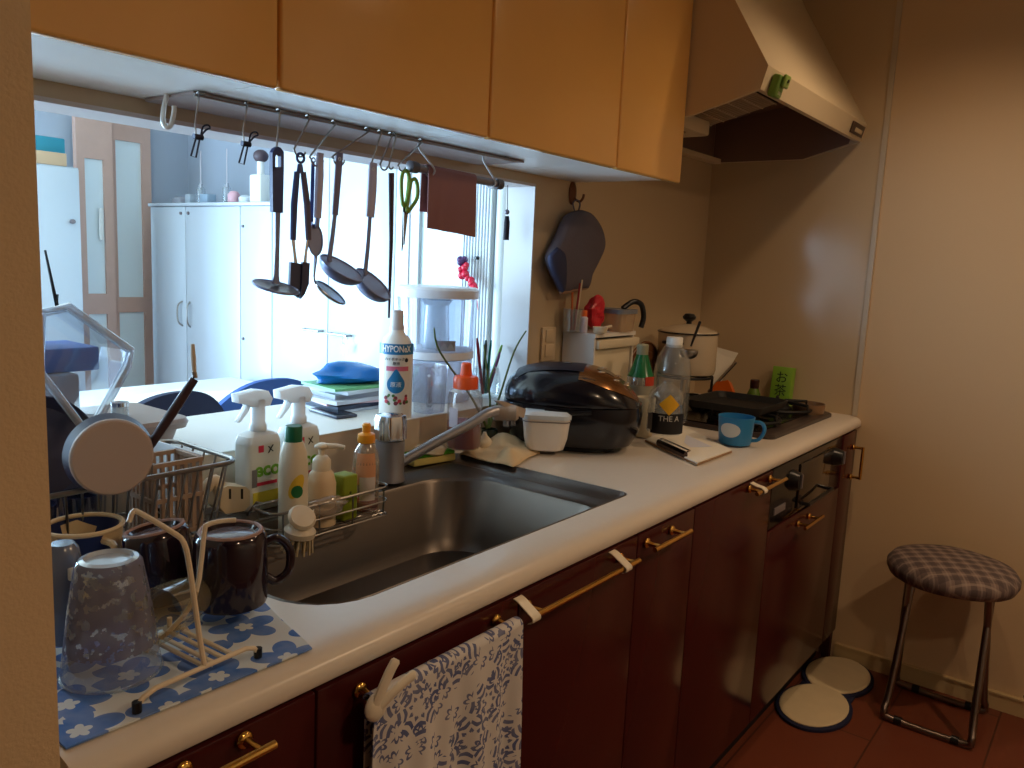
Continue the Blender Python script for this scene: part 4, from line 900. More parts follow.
def spray(x, Y, top, neck, body, hw, lab, left):
    b = stand(x, Y, ZC-.008); d = dep(b)/F
    t = thing('spray_bottle', lab, 'spray bottle', b, 'eco spray bottles')
    zz0 = ZC-.0075; z1 = zat(b, body+8); z2 = zat(b, body); z3 = zat(b, neck)
    w_ = hw*d; dd_ = w_*.62
    def rr(k, z): return rrect(b.x-w_*k, b.x+w_*k, b.y-dd_*k, b.y+dd_*k, w_*.3*k, z)
    obj('body', G().loft([rr(.94, zz0), rr(1, zz0+.006), rr(1, z1), rr(.9, (z1+z2)/2+.004), rr(.5, z2+.004)]), milkb, t)
    obj('label', G().loft([rr(1.012, zz0+.012), rr(1.012, z1-.004)], False, False), mat('spray_label', (222, 226, 222), .5), t)
    obj('neck', G().lathe([(.017, z2+.004), (.017, z2+.014), (.014, z2+.02), (.014, z3+.004)], (b.x, b.y, 0)), frost, t)
    hz = zat(b, top+6)
    obj('spray_head', G().prism([Vector((b.x, b.y-.012, hz))+X_*p*d+Z_*q*d for p, q in ((-26, 5), (-25, -3), (-16, -5), (-12, -8), (10, -9), (13, -2), (8, 6), (-4, 8))], (0, .024, 0)), frost, t)
    obj('trigger', G().prism([Vector((b.x, b.y-.006, hz))+X_*p*d+Z_*q*d for p, q in ((-14, -5), (-19, -14), (-25, -22), (-22, -22), (-14, -14), (-9, -6))], (0, .012, 0)), frost, t)
    f = flatp((b.x, b.y-dd_*1.012, 0), X_, Z_, -Y_); zc = (zz0+z1)/2
    h_ = z1-zz0
    lettering('lettering', 'eco', .040, lambda u, v, w: f(u+.004, v+zc+h_*.1, w), mat('eco_green', (112, 176, 50), .5), t, 1.0, bold=.03)
    for nm, m_, u0, u1, v0, v1 in (('red_mark', mat('eco_red', (206, 44, 74), .5), -.017, -.005, .36, .46), ('black_cross', inkm, .004, .018, .24, .37), ('red_line', mat('eco_red', (206, 44, 74), .5), -.022, .026, -.13, -.08), ('yellow_field', mat('eco_yellow', (220, 206, 70), .5), -.03, .03, -.40, -.22)):
        if nm == 'black_cross':
            g = G()
            for s in (1, -1): g.prism([f(u0, zc+h_*.40+s*-.007-.002, .0005), f(u0+.003, zc+h_*.40+s*-.007-.002, .0005), f(u1, zc+h_*.40+s*.007, .0005), f(u1-.003, zc+h_*.40+s*.007, .0005)], (0, -.0003, 0))
        else: g = G().prism([f(u0, zc+h_*v0, .0002), f(u1, zc+h_*v0, .0002), f(u1, zc+h_*v1, .0002), f(u0, zc+h_*v1, .0002)], (0, -.0003, 0))
        obj(nm, g, m_, t, 0)
    obj('barcode', G().prism([f(-w_*.8, zc-h_*.14, .0002), f(-w_*.5, zc-h_*.14, .0002), f(-w_*.5, zc+h_*.12, .0002), f(-w_*.8, zc+h_*.12, .0002)], (0, -.0003, 0)), mat('grey_print', (120, 120, 126), .6), t, 0)
    return t
milkb = mat('translucent_white_bottle', (226, 230, 230), .35); frost = mat('frosted_trigger', (232, 236, 238), .35)
for m_ in (milkb, frost):
    q_ = m_.node_tree.nodes['Principled BSDF']; q_.inputs['Subsurface Weight'].default_value = .8; q_.inputs['Subsurface Radius'].default_value = (1, 1, 1); q_.inputs['Subsurface Scale'].default_value = .04
spray(258, 1.352, 391, 401, 432, 20, 'white eco spray bottle left of the green-capped bottle', 1)
spray(298, 1.362, 387, 398, 424, 19, 'white eco spray bottle partly hidden behind the green-capped bottle', 0)
c_ = Vector((1.06, 1.386, ZC)); g = crum(21, (.055, .012, .035), 1); g.v = [v+c_ for v in g.v]; mz = min(v.z for v in g.v); g.v = [v+Z_*(ZC+.0-mz) for v in g.v]
one('refill_pouch', g, mat('silver_pouch', (196, 200, 206), .3, metal=.4), 'silver-white refill pouch behind the soap pump bottle', 'pouch', None, 60)
# knife sharpener on the left ledge
b = Vector((.885, 1.318, ZC-.009))
t = thing('knife_sharpener', 'cream two-slot knife sharpener on the ledge left of the spray bottles', 'knife sharpener', b)
cs = mat('cream_sharpener', (216, 196, 164), .4)
def px2(x, y): return onY(x, y, b.y)
def prismY(px, Y, th, m, nm, par, bev=0):
    return obj(nm, G().prism([onY(x, y, Y) for x, y in px], (0, th, 0)), m, par, 20)
prismY([(222, 489), (228, 486), (246, 487), (250, 491), (250, 505), (245, 511), (226, 514), (220, 508)], b.y-.02, .04, cs, 'body', t)
obj('handle', G().tube(smoothpts([px2(224, 500), px2(219, 486), px2(212, 482), px2(205, 490), px2(200, 500), px2(198, 504)], 4), [.016]*4+[.014]*4+[.012]*4+[.010]*8+[.008], 12, flat=.8), cs, t)
for x in (229, 241): obj('slot', G().prism([onY(x+dx, y, b.y-.0205) for dx, y in ((0, 489), (2.2, 489), (2.2, 499), (0, 499))], (0, .002, 0)), blackm, t, 0)
# ------------------------------------------------------------------ flowered mat, mug stand, mugs, glasses
matm = floral('blue_flower_cloth', (214, 222, 228), (40, 104, 192), 'xy', 12.5, 5, False, .4, .9, .54)
A, B, D, E_ = Vector((.335, .79, 0)), onZ(312, 650, ZC), Vector((.685, .98, 0)), Vector((.34, 1.10, 0))
def mt(u, v):
    p = (A*(1-u)+B*u)*(1-v)+(E_*(1-u)+D*u)*v
    return (p.x, p.y, ZC+.003+.0008*math.sin(u*14)*math.sin(v*9))
one('flowered_mat', G().sheet(mt, 24, 16, .0022), matm, 'white drying cloth with large blue flowers on the left end of the worktop', 'cloth', None, 80)
ZM = ZC+.0045
b = onZ(112, 671, ZM)
t = thing('floral_tumbler', 'upside-down clear tumbler with grey floral pattern at the left end', 'glass', b)
fg = clear('floral_glass', (214, 220, 230), .16, .04); nn = N(fg); nt = fg.node_tree
co = nn.coords('xyz', 90); ns = nn.new('TexNoise'); ns.inputs['Scale'].default_value = 1.; ns.inputs['Detail'].default_value = 3; nn.link(co, ns.inputs['Vector'])
sep = nn.new('SeparateXYZ'); tc = nn.new('TexCoord'); nn.link(tc.outputs['Object'], sep.inputs[0])
msk = nn.math('MULTIPLY', nn.math('GREATER_THAN', ns.outputs['Fac'], .46), nn.math('GREATER_THAN', sep.outputs[2], .035))
dfn = nt.nodes.new('ShaderNodeBsdfDiffuse'); dfn.inputs['Color'].default_value = lin((110, 108, 128)); mxx = nt.nodes.new('ShaderNodeMixShader')
outn = nt.nodes['Material Output']; old = outn.inputs[0].links[0].from_socket
nn.link(nn.math('MULTIPLY', msk, .75), mxx.inputs[0]); nn.link(old, mxx.inputs[1]); nn.link(dfn.outputs[0], mxx.inputs[2]); nn.link(mxx.outputs[0], outn.inputs[0])
pp = pprof(b, [(47, 671), (47, 668), (38, 600), (31, 562), (28, 558)]); pp = [(r, max(z, ZM)) for r, z in pp]
obj('wall', lathe_at(b, pp, 36, False), fg, t)
zt_ = pp[-1][1]
obj('base', lathe_at(b, [(pp[-1][0]-.001, zt_-.012), (pp[-1][0]-.0005, zt_+.0), (pp[-1][0]-.006, zt_+.002), (pp[-1][0]-.008, zt_-.003), (0, zt_-.003)], 36), clear('glass_base', (226, 236, 244), .5, .05), t)
obj('rim', G().tube(arc((b.x, b.y, ZM+.002), pp[0][0], 0, 360, 40, X_, Y_)[:-1], .0022, 6, True), glassm, t)
# stand
f1, f2 = onZ(137, 712, ZM), onZ(258, 657, ZM)
t = thing('mug_stand', 'white wire mug stand with black feet on the flowered mat', 'mug stand', (f1+f2)/2)
wm = mat('cream_wire', (222, 206, 180), .35)
ex = (f2-f1).normalized(); ey = Z_.cross(ex); zb_ = ZM+.018
g1 = f1+ex*.022+Z_*.018; g2 = f2-ex*.018+Z_*.018
obj('front_bar', G().tube([f1+Z_*.006, f1+ex*.008+Z_*.014, g1, g2, f2-ex*.006+Z_*.014, f2+Z_*.006], .0032, 8), wm, t)
for p in (f1, f2): obj('rubber_foot', G().tube([p+Z_*.0, p+Z_*.012], .0052, 10), blackp, t)
bk1, bk2 = g1+ey*.11+ex*.07, g2+ey*.11-ex*.01
obj('rear_bar', G().tube([bk1+ey*.005-ex*.01-Z_*.018, bk1, bk2, bk2+ex*.01-Z_*.018], .0032, 8), wm, t)
for k in (.52, .74):
    a = g1.lerp(g2, k); obj('cross_wire', G().tube([a, a+ey*.11], .0028, 8), wm, t)
    a = a+ex*.012; obj('cross_wire', G().tube([a, a+ey*.11], .0028, 8), wm, t)
u0 = g1.lerp(g2, .52); up1 = onY(185, 543, u0.y+.015); Yu = u0.y+.015
w1 = [u0, onY(200, 640, Yu-.01), onY(190, 570, Yu), onY(184, 543, Yu+.005), onY(172, 532, Yu+.02), onY(140, 513, Yu+.06), onY(133, 512, Yu+.065), onY(129, 522, Yu+.065)]
obj('prong', G().tube(smoothpts(w1, 3), .0032, 8), wm, t)
u1 = g1.lerp(g2, .75)+ey*.11
w2 = [u1, onY(220, 600, u1.y), onY(206, 545, u1.y+.0), onY(204, 528, u1.y), onY(216, 522, u1.y), onY(238, 519, u1.y)]
obj('prong', G().tube(smoothpts([u1, Vector((u1.x, u1.y, onY(222, 600, u1.y).z))], 2), .0032, 8), wm, t)
w3 = [g1.lerp(g2, .6)+ey*.10, onY(194, 600, Yu+.07), onY(204, 535, Yu+.075), onY(207, 525, Yu+.075), onY(222, 521, Yu+.07), onY(236, 520, Yu+.06)]
obj('prong', G().tube(smoothpts(w3, 3), .0032, 8), wm, t)
brownm = mat('dark_brown_glaze', (34, 20, 32), .12, coat=.4); palefoot = mat('unglazed_foot', (160, 128, 118), .6)
def mug(c, prof, tilt, lab, hang, group='dark brown mugs on the stand'):
    """upside-down mug; c = centre of its mouth; prof given from mouth to foot"""
    M = Matrix.Translation(c) @ Euler(tilt).to_matrix().to_4x4()
    t = thing('mug', lab, 'mug', c, group)
    h = prof[-1][1]; r = prof[1][0]
    obj('body', G().lathe(prof+[(prof[-1][0]-.007, h+.0005), (prof[-1][0]-.010, h-.004), (0, h-.004)], n=40, M=M), brownm, t)
    obj('inner', G().lathe([(prof[0][0]-.0045, .0005), (r-.005, h-.012), (0, h-.012)], n=32, M=M), brownm, t)
    obj('foot_ring', G().tube([M @ Vector(((prof[-1][0]-.003)*math.cos(2*PI*k/40), (prof[-1][0]-.003)*math.sin(2*PI*k/40), h+.0005)) for k in range(40)], .0032, 8, True), palefoot, t)
    obj('foot_recess', G().lathe([(prof[-1][0]-.012, h-.0038), (prof[-1][0]-.013, h-.0032), (0, h-.003)], n=30, M=M), mat('recess_reflection', (120, 110, 118), .15), t)  # pale grey disc paints the light reflected in the foot recess
    u = Vector((math.cos(hang), math.sin(hang), 0))
    hp = [u*(r*.97)+Z_*(h*.30), u*(r+.012)+Z_*(h*.22), u*(r+.029)+Z_*(h*.36), u*(r+.03)+Z_*(h*.66), u*(r+.014)+Z_*(h*.84), u*(r*.96)+Z_*(h*.80)]
    obj('handle', G().tube([M @ p for p in smoothpts(hp, 4)], .0062, 10, flat=.75), brownm, t)
    return t
ca = onY(231, 601, .93); zf = zat((ca.x, ca.y), 531)-ca.z; wA = dep(ca)/F
mug(ca, [(34*wA, 0), (35*wA, .003), (35.5*wA, zf*.5), (35*wA, zf-.012), (33*wA, zf-.003), (31*wA, zf)], (0, 0, 0), 'dark brown mug hung upside down on the stand, nearer the sink', math.radians(-28))
cb = onY(168, 596, 1.03); wB = dep(cb)/F; zf2 = .098
mug(cb, [(31*wB, 0), (32*wB, .003), (32.5*wB, zf2*.5), (32*wB, zf2-.012), (31*wB, zf2-.003), (29*wB, zf2)], (-.16, -.10, 0), 'dark brown mug tilted upside down on the stand, behind the floral tumbler', math.radians(100))
# glass lying under the stand
b = onZ(192, 655, ZM)
t = thing('drinking_glass', 'clear drinking glass lying under the mug stand', 'glass', b)
Mg = Matrix.Translation(b+Vector((-.005, .03, .056))) @ Euler((0, math.radians(80), math.radians(215))).to_matrix().to_4x4()
obj('wall', G().lathe([(.026, -.05), (.030, -.02), (.033, .05)], n=28, M=Mg, cap=False), clear('amber_tint_glass', (226, 206, 160), .14, .03), t)
obj('base', G().lathe([(.0255, -.052), (.026, -.049), (0, -.044)], n=28, M=Mg), glassm, t)
# cream bowl-like cup with blue patches, tilted
b = onZ(88, 585, ZM); b = Vector((.545, 1.145, ZM)); b = stand(86, 1.15, ZM)
t = thing('patterned_cup', 'cream cup with dark blue patches behind the floral tumbler', 'cup', b)
pc = mat('cream_blue_glaze', (214, 190, 150), .3); n = N(pc); ck = n.new('TexVoronoi', voronoi_dimensions='3D'); ck.inputs['Scale'].default_value = 22; n.link(n.coords('xyz'), ck.inputs['Vector'])
sc = n.new('SeparateColor'); n.link(ck.outputs['Color'], sc.inputs[0]); n.link(n.mix(n.math('GREATER_THAN', sc.outputs[0], .42), lin((214, 190, 150)), lin((30, 44, 92))), n.b.inputs['Base Color'])
pp = pprof(b, [(22, 590), (26, 585), (34, 545), (36, 525), (35, 524), (32, 545), (22, 583), (.5, 585)]); pp = [(r, max(z, ZM+.0002)) for r, z in pp]
obj('body', lathe_at(b, pp, 36), pc, t)
obj('rim', G().tube(arc((b.x, b.y, pp[3][1]), pp[3][0]-.001, 0, 360, 40, X_, Y_)[:-1], .0035, 8, True), mat('cream_rim', (214, 190, 150), .3), t)
c = face(b)+.5; o = Vector((math.cos(c), math.sin(c), 0)); bb = Vector((b.x, b.y, 0))
obj('handle', G().tube(smoothpts([bb+o*pp[2][0]+Z_*(pp[3][1]-.012), bb+o*(pp[3][0]+.025)+Z_*(pp[3][1]-.014), bb+o*(pp[3][0]+.02)+Z_*(pp[3][1]-.05), bb+o*pp[1][0]+Z_*(pp[3][1]-.06)]), .005, 8), mat('cream_rim', (214, 190, 150), .3), t)
b = stand(66, .985, ZM)
t = thing('blue_grey_cup', 'blue-grey translucent plastic cup beside the left post', 'cup', b)
pp = pprof(b, [(15, 640), (17, 637), (17, 560), (15, 548), (11, 543)]); pp = [(r, max(z, ZM)) for r, z in pp]
obj('body', lathe_at(b, pp), clear('blue_grey_plastic', (120, 136, 166), .6, .2), t)
obj('clip', G().box((b.x-.004, b.y-pp[2][0]-.006, zat(b, 575)), (b.x+.012, b.y-pp[2][0]+.001, zat(b, 563)), .002), whitep, t)
# ------------------------------------------------------------------ dish rack and what stands in it
RX0, RX1, RY0, RY1, RZ = .44, .805, 1.19, 1.405, 1.082; ZR = ZC+.004
t = thing('dish_rack', 'stainless wire dish rack at the back of the worktop by the left post', 'dish rack', ((RX0+RX1)/2, (RY0+RY1)/2, ZR))
obj('top_rim', G().tube(rrect(RX0, RX1, RY0, RY1, .03, RZ, 5), .0042, 8, True), wirem, t)
obj('lower_rim', G().tube(rrect(RX0+.015, RX1-.025, RY0+.012, RY1-.012, .03, ZR+.02, 5), .003, 8, True), wirem, t)
k = 0
for i in range(14):
    x = RX0+.03+i*(RX1-RX0-.06)/13; x2 = RX0+.045+i*(RX1-RX0-.1)/13
    obj('wire', G().tube([(x, RY0, RZ), (x2, RY0+.014, ZR+.02), (x2, RY1-.014, ZR+.02), (x, RY1, RZ)], .002, 6), wirem, t)
for i in range(5):
    y = RY0+.035+i*(RY1-RY0-.07)/4
    obj('wire', G().tube([(RX1, y, RZ), (RX1-.028, y, ZR+.02)], .002, 6), wirem, t)
for sx in (RX0+.03, RX1-.045):
    for sy in (RY0+.02, RY1-.02): obj('foot', G().tube([(sx, sy, ZR+.0), (sx, sy, ZR+.02)], .006, 8), blackp, t)
# cutlery holder
t = thing('cutlery_holder', 'brown-white slatted cutlery holder in the corner of the dish rack', 'holder', (.72, 1.25, ZR+.025))
ch = mat('beige_slat', (176, 150, 130), .5); g = G()
hx0, hx1, hy0, hy1, hz0, hz1 = .665, .745, 1.215, 1.29, ZR+.025, 1.088
for i in range(7):
    x = hx0+i*(hx1-hx0)/6
    for y in (hy0, hy1): g.box((x-.003, y-.002, hz0), (x+.003, y+.002, hz1))
for i in range(6):
    y = hy0+.006+i*(hy1-hy0-.012)/5
    for x in (hx0, hx1): g.box((x-.002, y-.003, hz0), (x+.002, y+.003, hz1))
obj('slats', g, ch, t, 0)
g = G()
for z in (hz0, (hz0+hz1)/2, hz1): obj('band', G().box((hx0-.004, hy0-.004, z), (hx1+.004, hy0+.003, z+.007)).box((hx0-.004, hy1-.003, z), (hx1+.004, hy1+.004, z+.007)).box((hx0-.004, hy0, z), (hx0+.003, hy1, z+.007)).box((hx1-.003, hy0, z), (hx1+.004, hy1, z+.007)), ch, t, 0)
g.box((hx0, hy0, hz0), (hx1, hy1, hz0+.004)); obj('base_plate', g, ch, t, 0)
A = onY(178, 448, 1.33)
one('chopping_sheet', G().box((.752, 1.225, ZR+.026), (.757, 1.385, 1.095), .002), milkp2 if False else mat('white_board', (222, 226, 232), .5), 'thin white chopping sheet standing at the right end of the dish rack', 'chopping board')
# small frying pan, its pale underside towards the room
pcn = onY(113.5, 458, 1.165); wP = dep(pcn)/F; R_p = 38.5*wP
t = thing('frying_pan', 'small frying pan propped in the dish rack showing its beige round underside', 'pan', pcn-Z_*R_p)
nrm = Vector((-pcn.x*.55, -pcn.y, .03)).normalized(); zx = Z_-nrm*nrm.z; zx.normalize(); xx = zx.cross(nrm)
Mp = Matrix((xx, zx, nrm)).transposed().to_4x4(); Mp.translation = pcn
obj('underside', G().lathe([(0, .0), (R_p-.003, 0), (R_p, -.003), (R_p+.001, -.008), (R_p-.003, -.0085), (0, -.0085)], n=48, M=Mp), mat('beige_pan_base', (186, 168, 160), .5), t, 30)
obj('pan_wall', G().lathe([(R_p-.001, -.0087), (R_p+.006, -.03), (R_p+.004, -.03), (R_p-.004, -.012), (0, -.012)], n=48, M=Mp), mat('dark_blue_pan', (66, 68, 94), .4), t, 30)
h0, h1 = onY(152, 443, 1.18), onY(194.5, 379, 1.16)
obj('handle', G().tube([h0+(h0-h1)*.15, h0, h0.lerp(h1, .5), h1], [.0055, .0068, .0078, .0066], 10, flat=1), mat('brown_pan_handle', (62, 42, 48), .4), t)
h2 = onY(192.5, 344, 1.16)
obj('handle_ring', G().tube([h1+(h1-h0)*.02, h1.lerp(h2, .2)], .004, 8), chrome, t)
obj('handle_tip', G().tube([h1.lerp(h2, .2), h1.lerp(h2, .6), h2], [.0035, .004, .003], 8), mat('cream_tip', (214, 200, 176), .5), t)
# clear tray tilted above the rack
def cont():
    P = [onY(42, 312, 1.30), onY(68, 306, 1.30), onY(131, 350, 1.30), onY(128, 366, 1.30), onY(94, 428, 1.30), onY(86, 432, 1.30), onY(40, 372, 1.30)]
    return P
P = cont(); cn = sum(P, Vector())/len(P)
t = thing('clear_food_box', 'large clear plastic food box tilted upside down over the dish rack', 'container', Vector((cn.x, cn.y, min(p.z for p in P))))
Ps = P
def sc(k, dy, dz=0): return [cn+(p-cn)*k+Vector((0, dy, dz)) for p in Ps]
obj('rim', G().tube(sc(1, 0), .0065, 8, True), clear('box_rim', (226, 236, 246), .4, .08), t)
obj('box', G().loft([sc(.985, 0), sc(.95, .02), sc(.90, .085), sc(.82, .09)], False, True), clear('box_plastic', (216, 226, 238), .12, .05), t, 30)
obj('inner_rim', G().tube(sc(.93, .004), .003, 6, True), clear('box_rim', (226, 236, 246), .4, .08), t)
# blue glassware low in the rack
for k, (x, y) in enumerate(((.50, 1.26), (.575, 1.275))):
    b = Vector((x, y, ZR+.024)); t = thing('rack_tumbler', ('dark blue tumbler low in the dish rack next to the left post', 'dark blue tumbler low in the dish rack under the frying pan')[k], 'glass', b, 'blue tumblers in the rack')
    obj('wall', G().lathe([(.024, 0), (.026, .004), (.032, .085), (.030, .085), (.024, .008), (0, .007)], b), clear('blue_tumbler', (44, 60, 104), .7, .08), t)
# ------------------------------------------------------------------ sill clutter at the left
t = thing('bread_bin', 'taupe plastic box with thick rimmed lid on the sill behind the dish rack', 'box', (.76, 1.58, ZS))
tau = mat('taupe_plastic', (158, 140, 132), .4)
bx0, bx1, by0, by1 = .70, .885, 1.47, 1.70; zt_ = 1.105
obj('body', G().loft([rrect(bx0+.02, bx1-.025, by0+.02, by1-.02, .03, ZS), rrect(bx0+.01, bx1-.012, by0+.01, by1-.01, .03, zt_-.02)]), tau, t)
obj('lid', G().loft([rrect(bx0, bx1, by0, by1, .03, zt_-.019), rrect(bx0-.004, bx1+.004, by0-.004, by1+.004, .032, zt_-.008), rrect(bx0, bx1, by0, by1, .03, zt_), rrect(bx0+.02, bx1-.02, by0+.02, by1-.02, .02, zt_+.002)]), tau, t)
b = Vector((.70, 1.56, zt_+.0025)); b = stand(120, 1.56, zt_+.0025)
t = thing('small_jar', 'tiny clear glass jar with silver lid on the taupe box', 'jar', b)
pp = pprof(b, [(8, 424), (8, 404), (7.5, 402)])
obj('glass', lathe_at(b, [(pp[0][0], b.z+.0004), (pp[1][0], pp[1][1])]), clear('jar_glass', (214, 226, 230), .3, .05), t)
obj('lid', lathe_at(b, [(pp[1][0]+.0006, pp[1][1]-.004), (pp[1][0]+.0006, pp[1][1]+.004), (0, pp[1][1]+.005)]), chrome, t)
sx = .36
one('grey_crate', G().box((.52, 1.51, ZS+.0005), (.69, 1.74, 1.205), .008), mat('blue_grey_crate', (150, 156, 172), .5), 'tall blue-grey box on the sill behind the clear food box', 'box')
one('blue_tissue_box', G().box((.45, 1.53, 1.2205), (.70, 1.66, 1.275), .004) if False else G().box((.56, 1.53, 1.2055), (.735, 1.66, 1.25), .004), mat('royal_blue_card', (52, 104, 190), .5), 'flat blue carton lying on the blue-grey box behind the clear food box', 'box')
b = Vector((.61, 1.61, 1.2505)); a1, a0 = onY(45, 250, 1.60), onY(57, 306, 1.60)
t = thing('router', 'small black router with one thin aerial on the blue carton', 'router', b)
obj('case', G().box((.56, 1.58, 1.2508), (.66, 1.64, 1.345), .006), blackp, t)
obj('aerial', G().tube([Vector((a0.x, 1.60, 1.343)), a0, a1], [.004, .0035, .0022], 8), blackp, t)
t = thing('black_pan', 'black round pan standing on edge behind the small frying pan', 'pan', onZ(84, 470, 1.05))
q = Vector((.545, 1.352, 1.108)); Mq = Matrix.Translation(q) @ Euler((math.radians(80), 0, 0)).to_matrix().to_4x4()
obj('body', G().lathe([(0, .0), (.075, 0), (.09, .022), (.088, .022), (.073, .003), (0, .003)], n=40, M=Mq), mat('dark_blue_pan', (66, 68, 94), .4), t); t.location = (0, 0, 0) if False else t.location
# ------------------------------------------------------------------ sill clutter at the right (papers, blue bag)
rnd = random.Random(5)
stack = [((196, 206, 220), 'pale grey', .004, 0), ((60, 70, 92), 'slate', .006, 4), ((226, 190, 200), 'pink', .003, -8), ((214, 220, 232), 'white', .006, 6), ((150, 156, 170), 'grey', .008, -3), ((206, 214, 226), 'pale blue', .005, 9), ((120, 190, 130), 'light green', .004, -2)]
z = ZS; c0 = Vector((1.445, 1.655, 0))
for k, (col, nm, th, rz) in enumerate(stack):
    M = Matrix.Translation((c0.x+rnd.uniform(-.012, .012), c0.y+rnd.uniform(-.008, .008), z+.0003)) @ Matrix.Rotation(math.radians(rz-4), 4, 'Z')
    kk = 1-.03*k; th *= 1.6
    o = one('folder', G().box((-.11*kk, -.095*kk, 0), (.11*kk, .095*kk, th), 0, 1, M), mat('folder_'+nm.replace(' ', '_'), col, .5), nm+' folder in the stack of papers on the sill'+(' topmost under the blue bag' if k == 6 else ''), 'folder', 'folders stacked on the sill', 0)
    z += th+.0004
g = crum(4, (.105, .065, .028), 1); g.v = [Vector((v.x, v.y, max(-.019, v.z)))+Vector((1.46, 1.66, z+.0195)) for v in g.v]
one('blue_bag', g, mat('bright_blue_film', (30, 120, 206), .25), 'shiny bright blue plastic bag on top of the folders', 'bag', None, 60)
M = Matrix.Translation((1.335, 1.60, ZS+.0005)) @ Matrix.Rotation(math.radians(12), 4, 'Z')
t = thing('tablet', 'dark flat tablet on the sill left of the stack of folders', 'tablet', (1.335, 1.60, ZS))
c = onZ(335, 411, ZS)
M = Matrix.Translation((c.x-.03, c.y-.01, ZS+.0005)) @ Matrix.Rotation(math.radians(-8), 4, 'Z'); t.location = (c.x-.03, c.y-.01, ZS)
obj('case', G().box((-.03, -.085, 0), (.03, .045, .008), .002, 2, M), mat('slate_plastic', (60, 66, 84), .3), t)
obj('screen', G().box((-.027, -.08, .0082), (.027, .04, .0088), 0, 1, M), mat('dark_screen', (36, 42, 56), .1), t)
# ------------------------------------------------------------------ utensils on the rail
YH = 1.245; ZR_ = 1.683
def P(x, y, dy=0): return onY(x, y, YH+dy)
def shook(x0, x1, y1, lab, r=.0018, big=.010):
    """S hook on the rod above photo column x0, lower bend round (x1,y1)"""
    a = P(x0, 140); a = Vector((a.x, YH, ZR_)); q = P(x1, y1)
    up = arc(a, .006, 200, 20, 8, Y_, Z_) if False else [a+Vector((0, .006*math.cos(t_), .006*math.sin(t_))) for t_ in [math.radians(210-18*i) for i in range(11)]]
    up = [Vector((p.x, p.y, p.z)) for p in up]
    lo = [q+Vector((big*math.cos(t_), 0, big*math.sin(t_))) for t_ in [math.radians(170+20*i) for i in range(10)]]
    pts = up[::-1] if False else up
    mid = up[0].lerp(lo[0], .5)
    return one('s_hook', G().tube(smoothpts([up[10], up[7], up[5], up[2], up[0]]+[mid]+lo, 3), r, 6), wirem, lab, 'hook', 'S hooks on the hanging rail')
# skimmer
shook(278, 279, 152, 'S hook holding the navy-handled skimmer', big=.006)
t = thing('skimmer', 'flat mesh skimmer with long navy handle, leftmost utensil on the rail', 'skimmer', P(277, 295))
nh = mat('navy_handle', (58, 70, 116), .4)
def slab(pxs, dy, th, m, nm, par, hole=None):
    g = G(); n_ = 24
    if hole is None: g.prism([P(x, y, dy) for x, y in pxs], (0, th, 0))
    return obj(nm, g, m, par, 20)
# handle as a frame round its hanging slot
hl = [(273, 152), (274.5, 148), (278, 147), (281.5, 148), (284, 152), (284, 171), (283, 213), (273, 212), (272.5, 171)]
g = G(); outer = [P(x, y, -.004) for x, y in [(272.5, 169), (272.5, 152), (275, 148), (278, 146.5), (281, 148), (284, 152), (284, 169)]]; inner = [P(x, y, -.004) for x, y in [(275.5, 169), (275.5, 157), (276.5, 154.5), (278.2, 154), (280, 154.5), (281, 157), (281, 169)]]
for i in range(6): g.prism([outer[i], outer[i+1], inner[i+1], inner[i]], (0, .009, 0))
g.prism([P(272.5, 167, -.004), P(284, 167, -.004), P(283, 213, -.004), P(273, 212, -.004)], (0, .009, 0))
obj('handle', g, nh, t, 20)
utm = mat('dark_utensil_steel', (134, 142, 176), .35, metal=.3)
obj('shaft', G().tube([P(278, 211), P(277.5, 245), P(276.5, 275), P(276, 284)], [.0055, .0045, .0055, .009], 8, flat=.5), utm, t)
cd = P(276, 287, -.018); Md = Matrix.Translation(cd) @ Euler((math.radians(15), math.radians(3), 0)).to_matrix().to_4x4()
rd = 23.5*dep(cd)/F
obj('mesh_disc', G().lathe([(0, -.006), (rd*.6, -.004), (rd*.9, 0), (rd*.88, .001), (rd*.6, -.003), (0, -.005)], n=36, M=Md), mat('mesh_steel', (160, 162, 168), .4, metal=.8), t)
obj('disc_rim', G().tube([Md @ Vector((rd*math.cos(2*PI*k/40)*.95, rd*math.sin(2*PI*k/40)*.95, 0)) for k in range(40)], .0025, 6, True), utm, t)
# tongs
shook(307, 300, 150, 'S hook holding the kitchen tongs', big=.012)
t = thing('kitchen_tongs', 'navy kitchen tongs with scalloped tips hanging second from left', 'tongs', P(300, 298))
obj('ring', G().tube(arc(P(300.5, 158), .008, 0, 360, 18, X_, Z_)[:-1], .0026, 8, True), nh, t)
obj('hinge', G().tube([P(300, 164), P(300, 173)], [.005, .008], 8, flat=.7), nh, t)
for s, pts in ((0, [(297, 172), (294, 205), (293, 240)]), (1, [(303, 172), (307, 205), (308.5, 240)])):
    a = obj('arm', G().tube([P(x, y) for x, y in pts], [.006, .007, .006], 8, flat=.8), (nh, mat('plum_arm', (92, 84, 104), .4))[s], t)
    q = [P(x, y) for x, y in (((293, 238), (294.5, 252), (296, 264)), ((308.5, 238), (306, 252), (305, 264)))[s]]
    obj('steel_link', G().tube(q, [.004, .003, .004], 8, flat=.5), chrome, a)
    tp_ = (((291, 262), (302, 264), (301, 285), (299, 298), (294, 294), (290, 284)), ((303, 262), (310, 263), (309, 284), (305, 294), (301, 299), (302, 284)))[s]
    obj('tip', G().prism([P(x, y, -.004-.004*s) for x, y in tp_], (0, .006, 0)), mat('slate_silicone', (66, 72, 100), .5), a, 20)
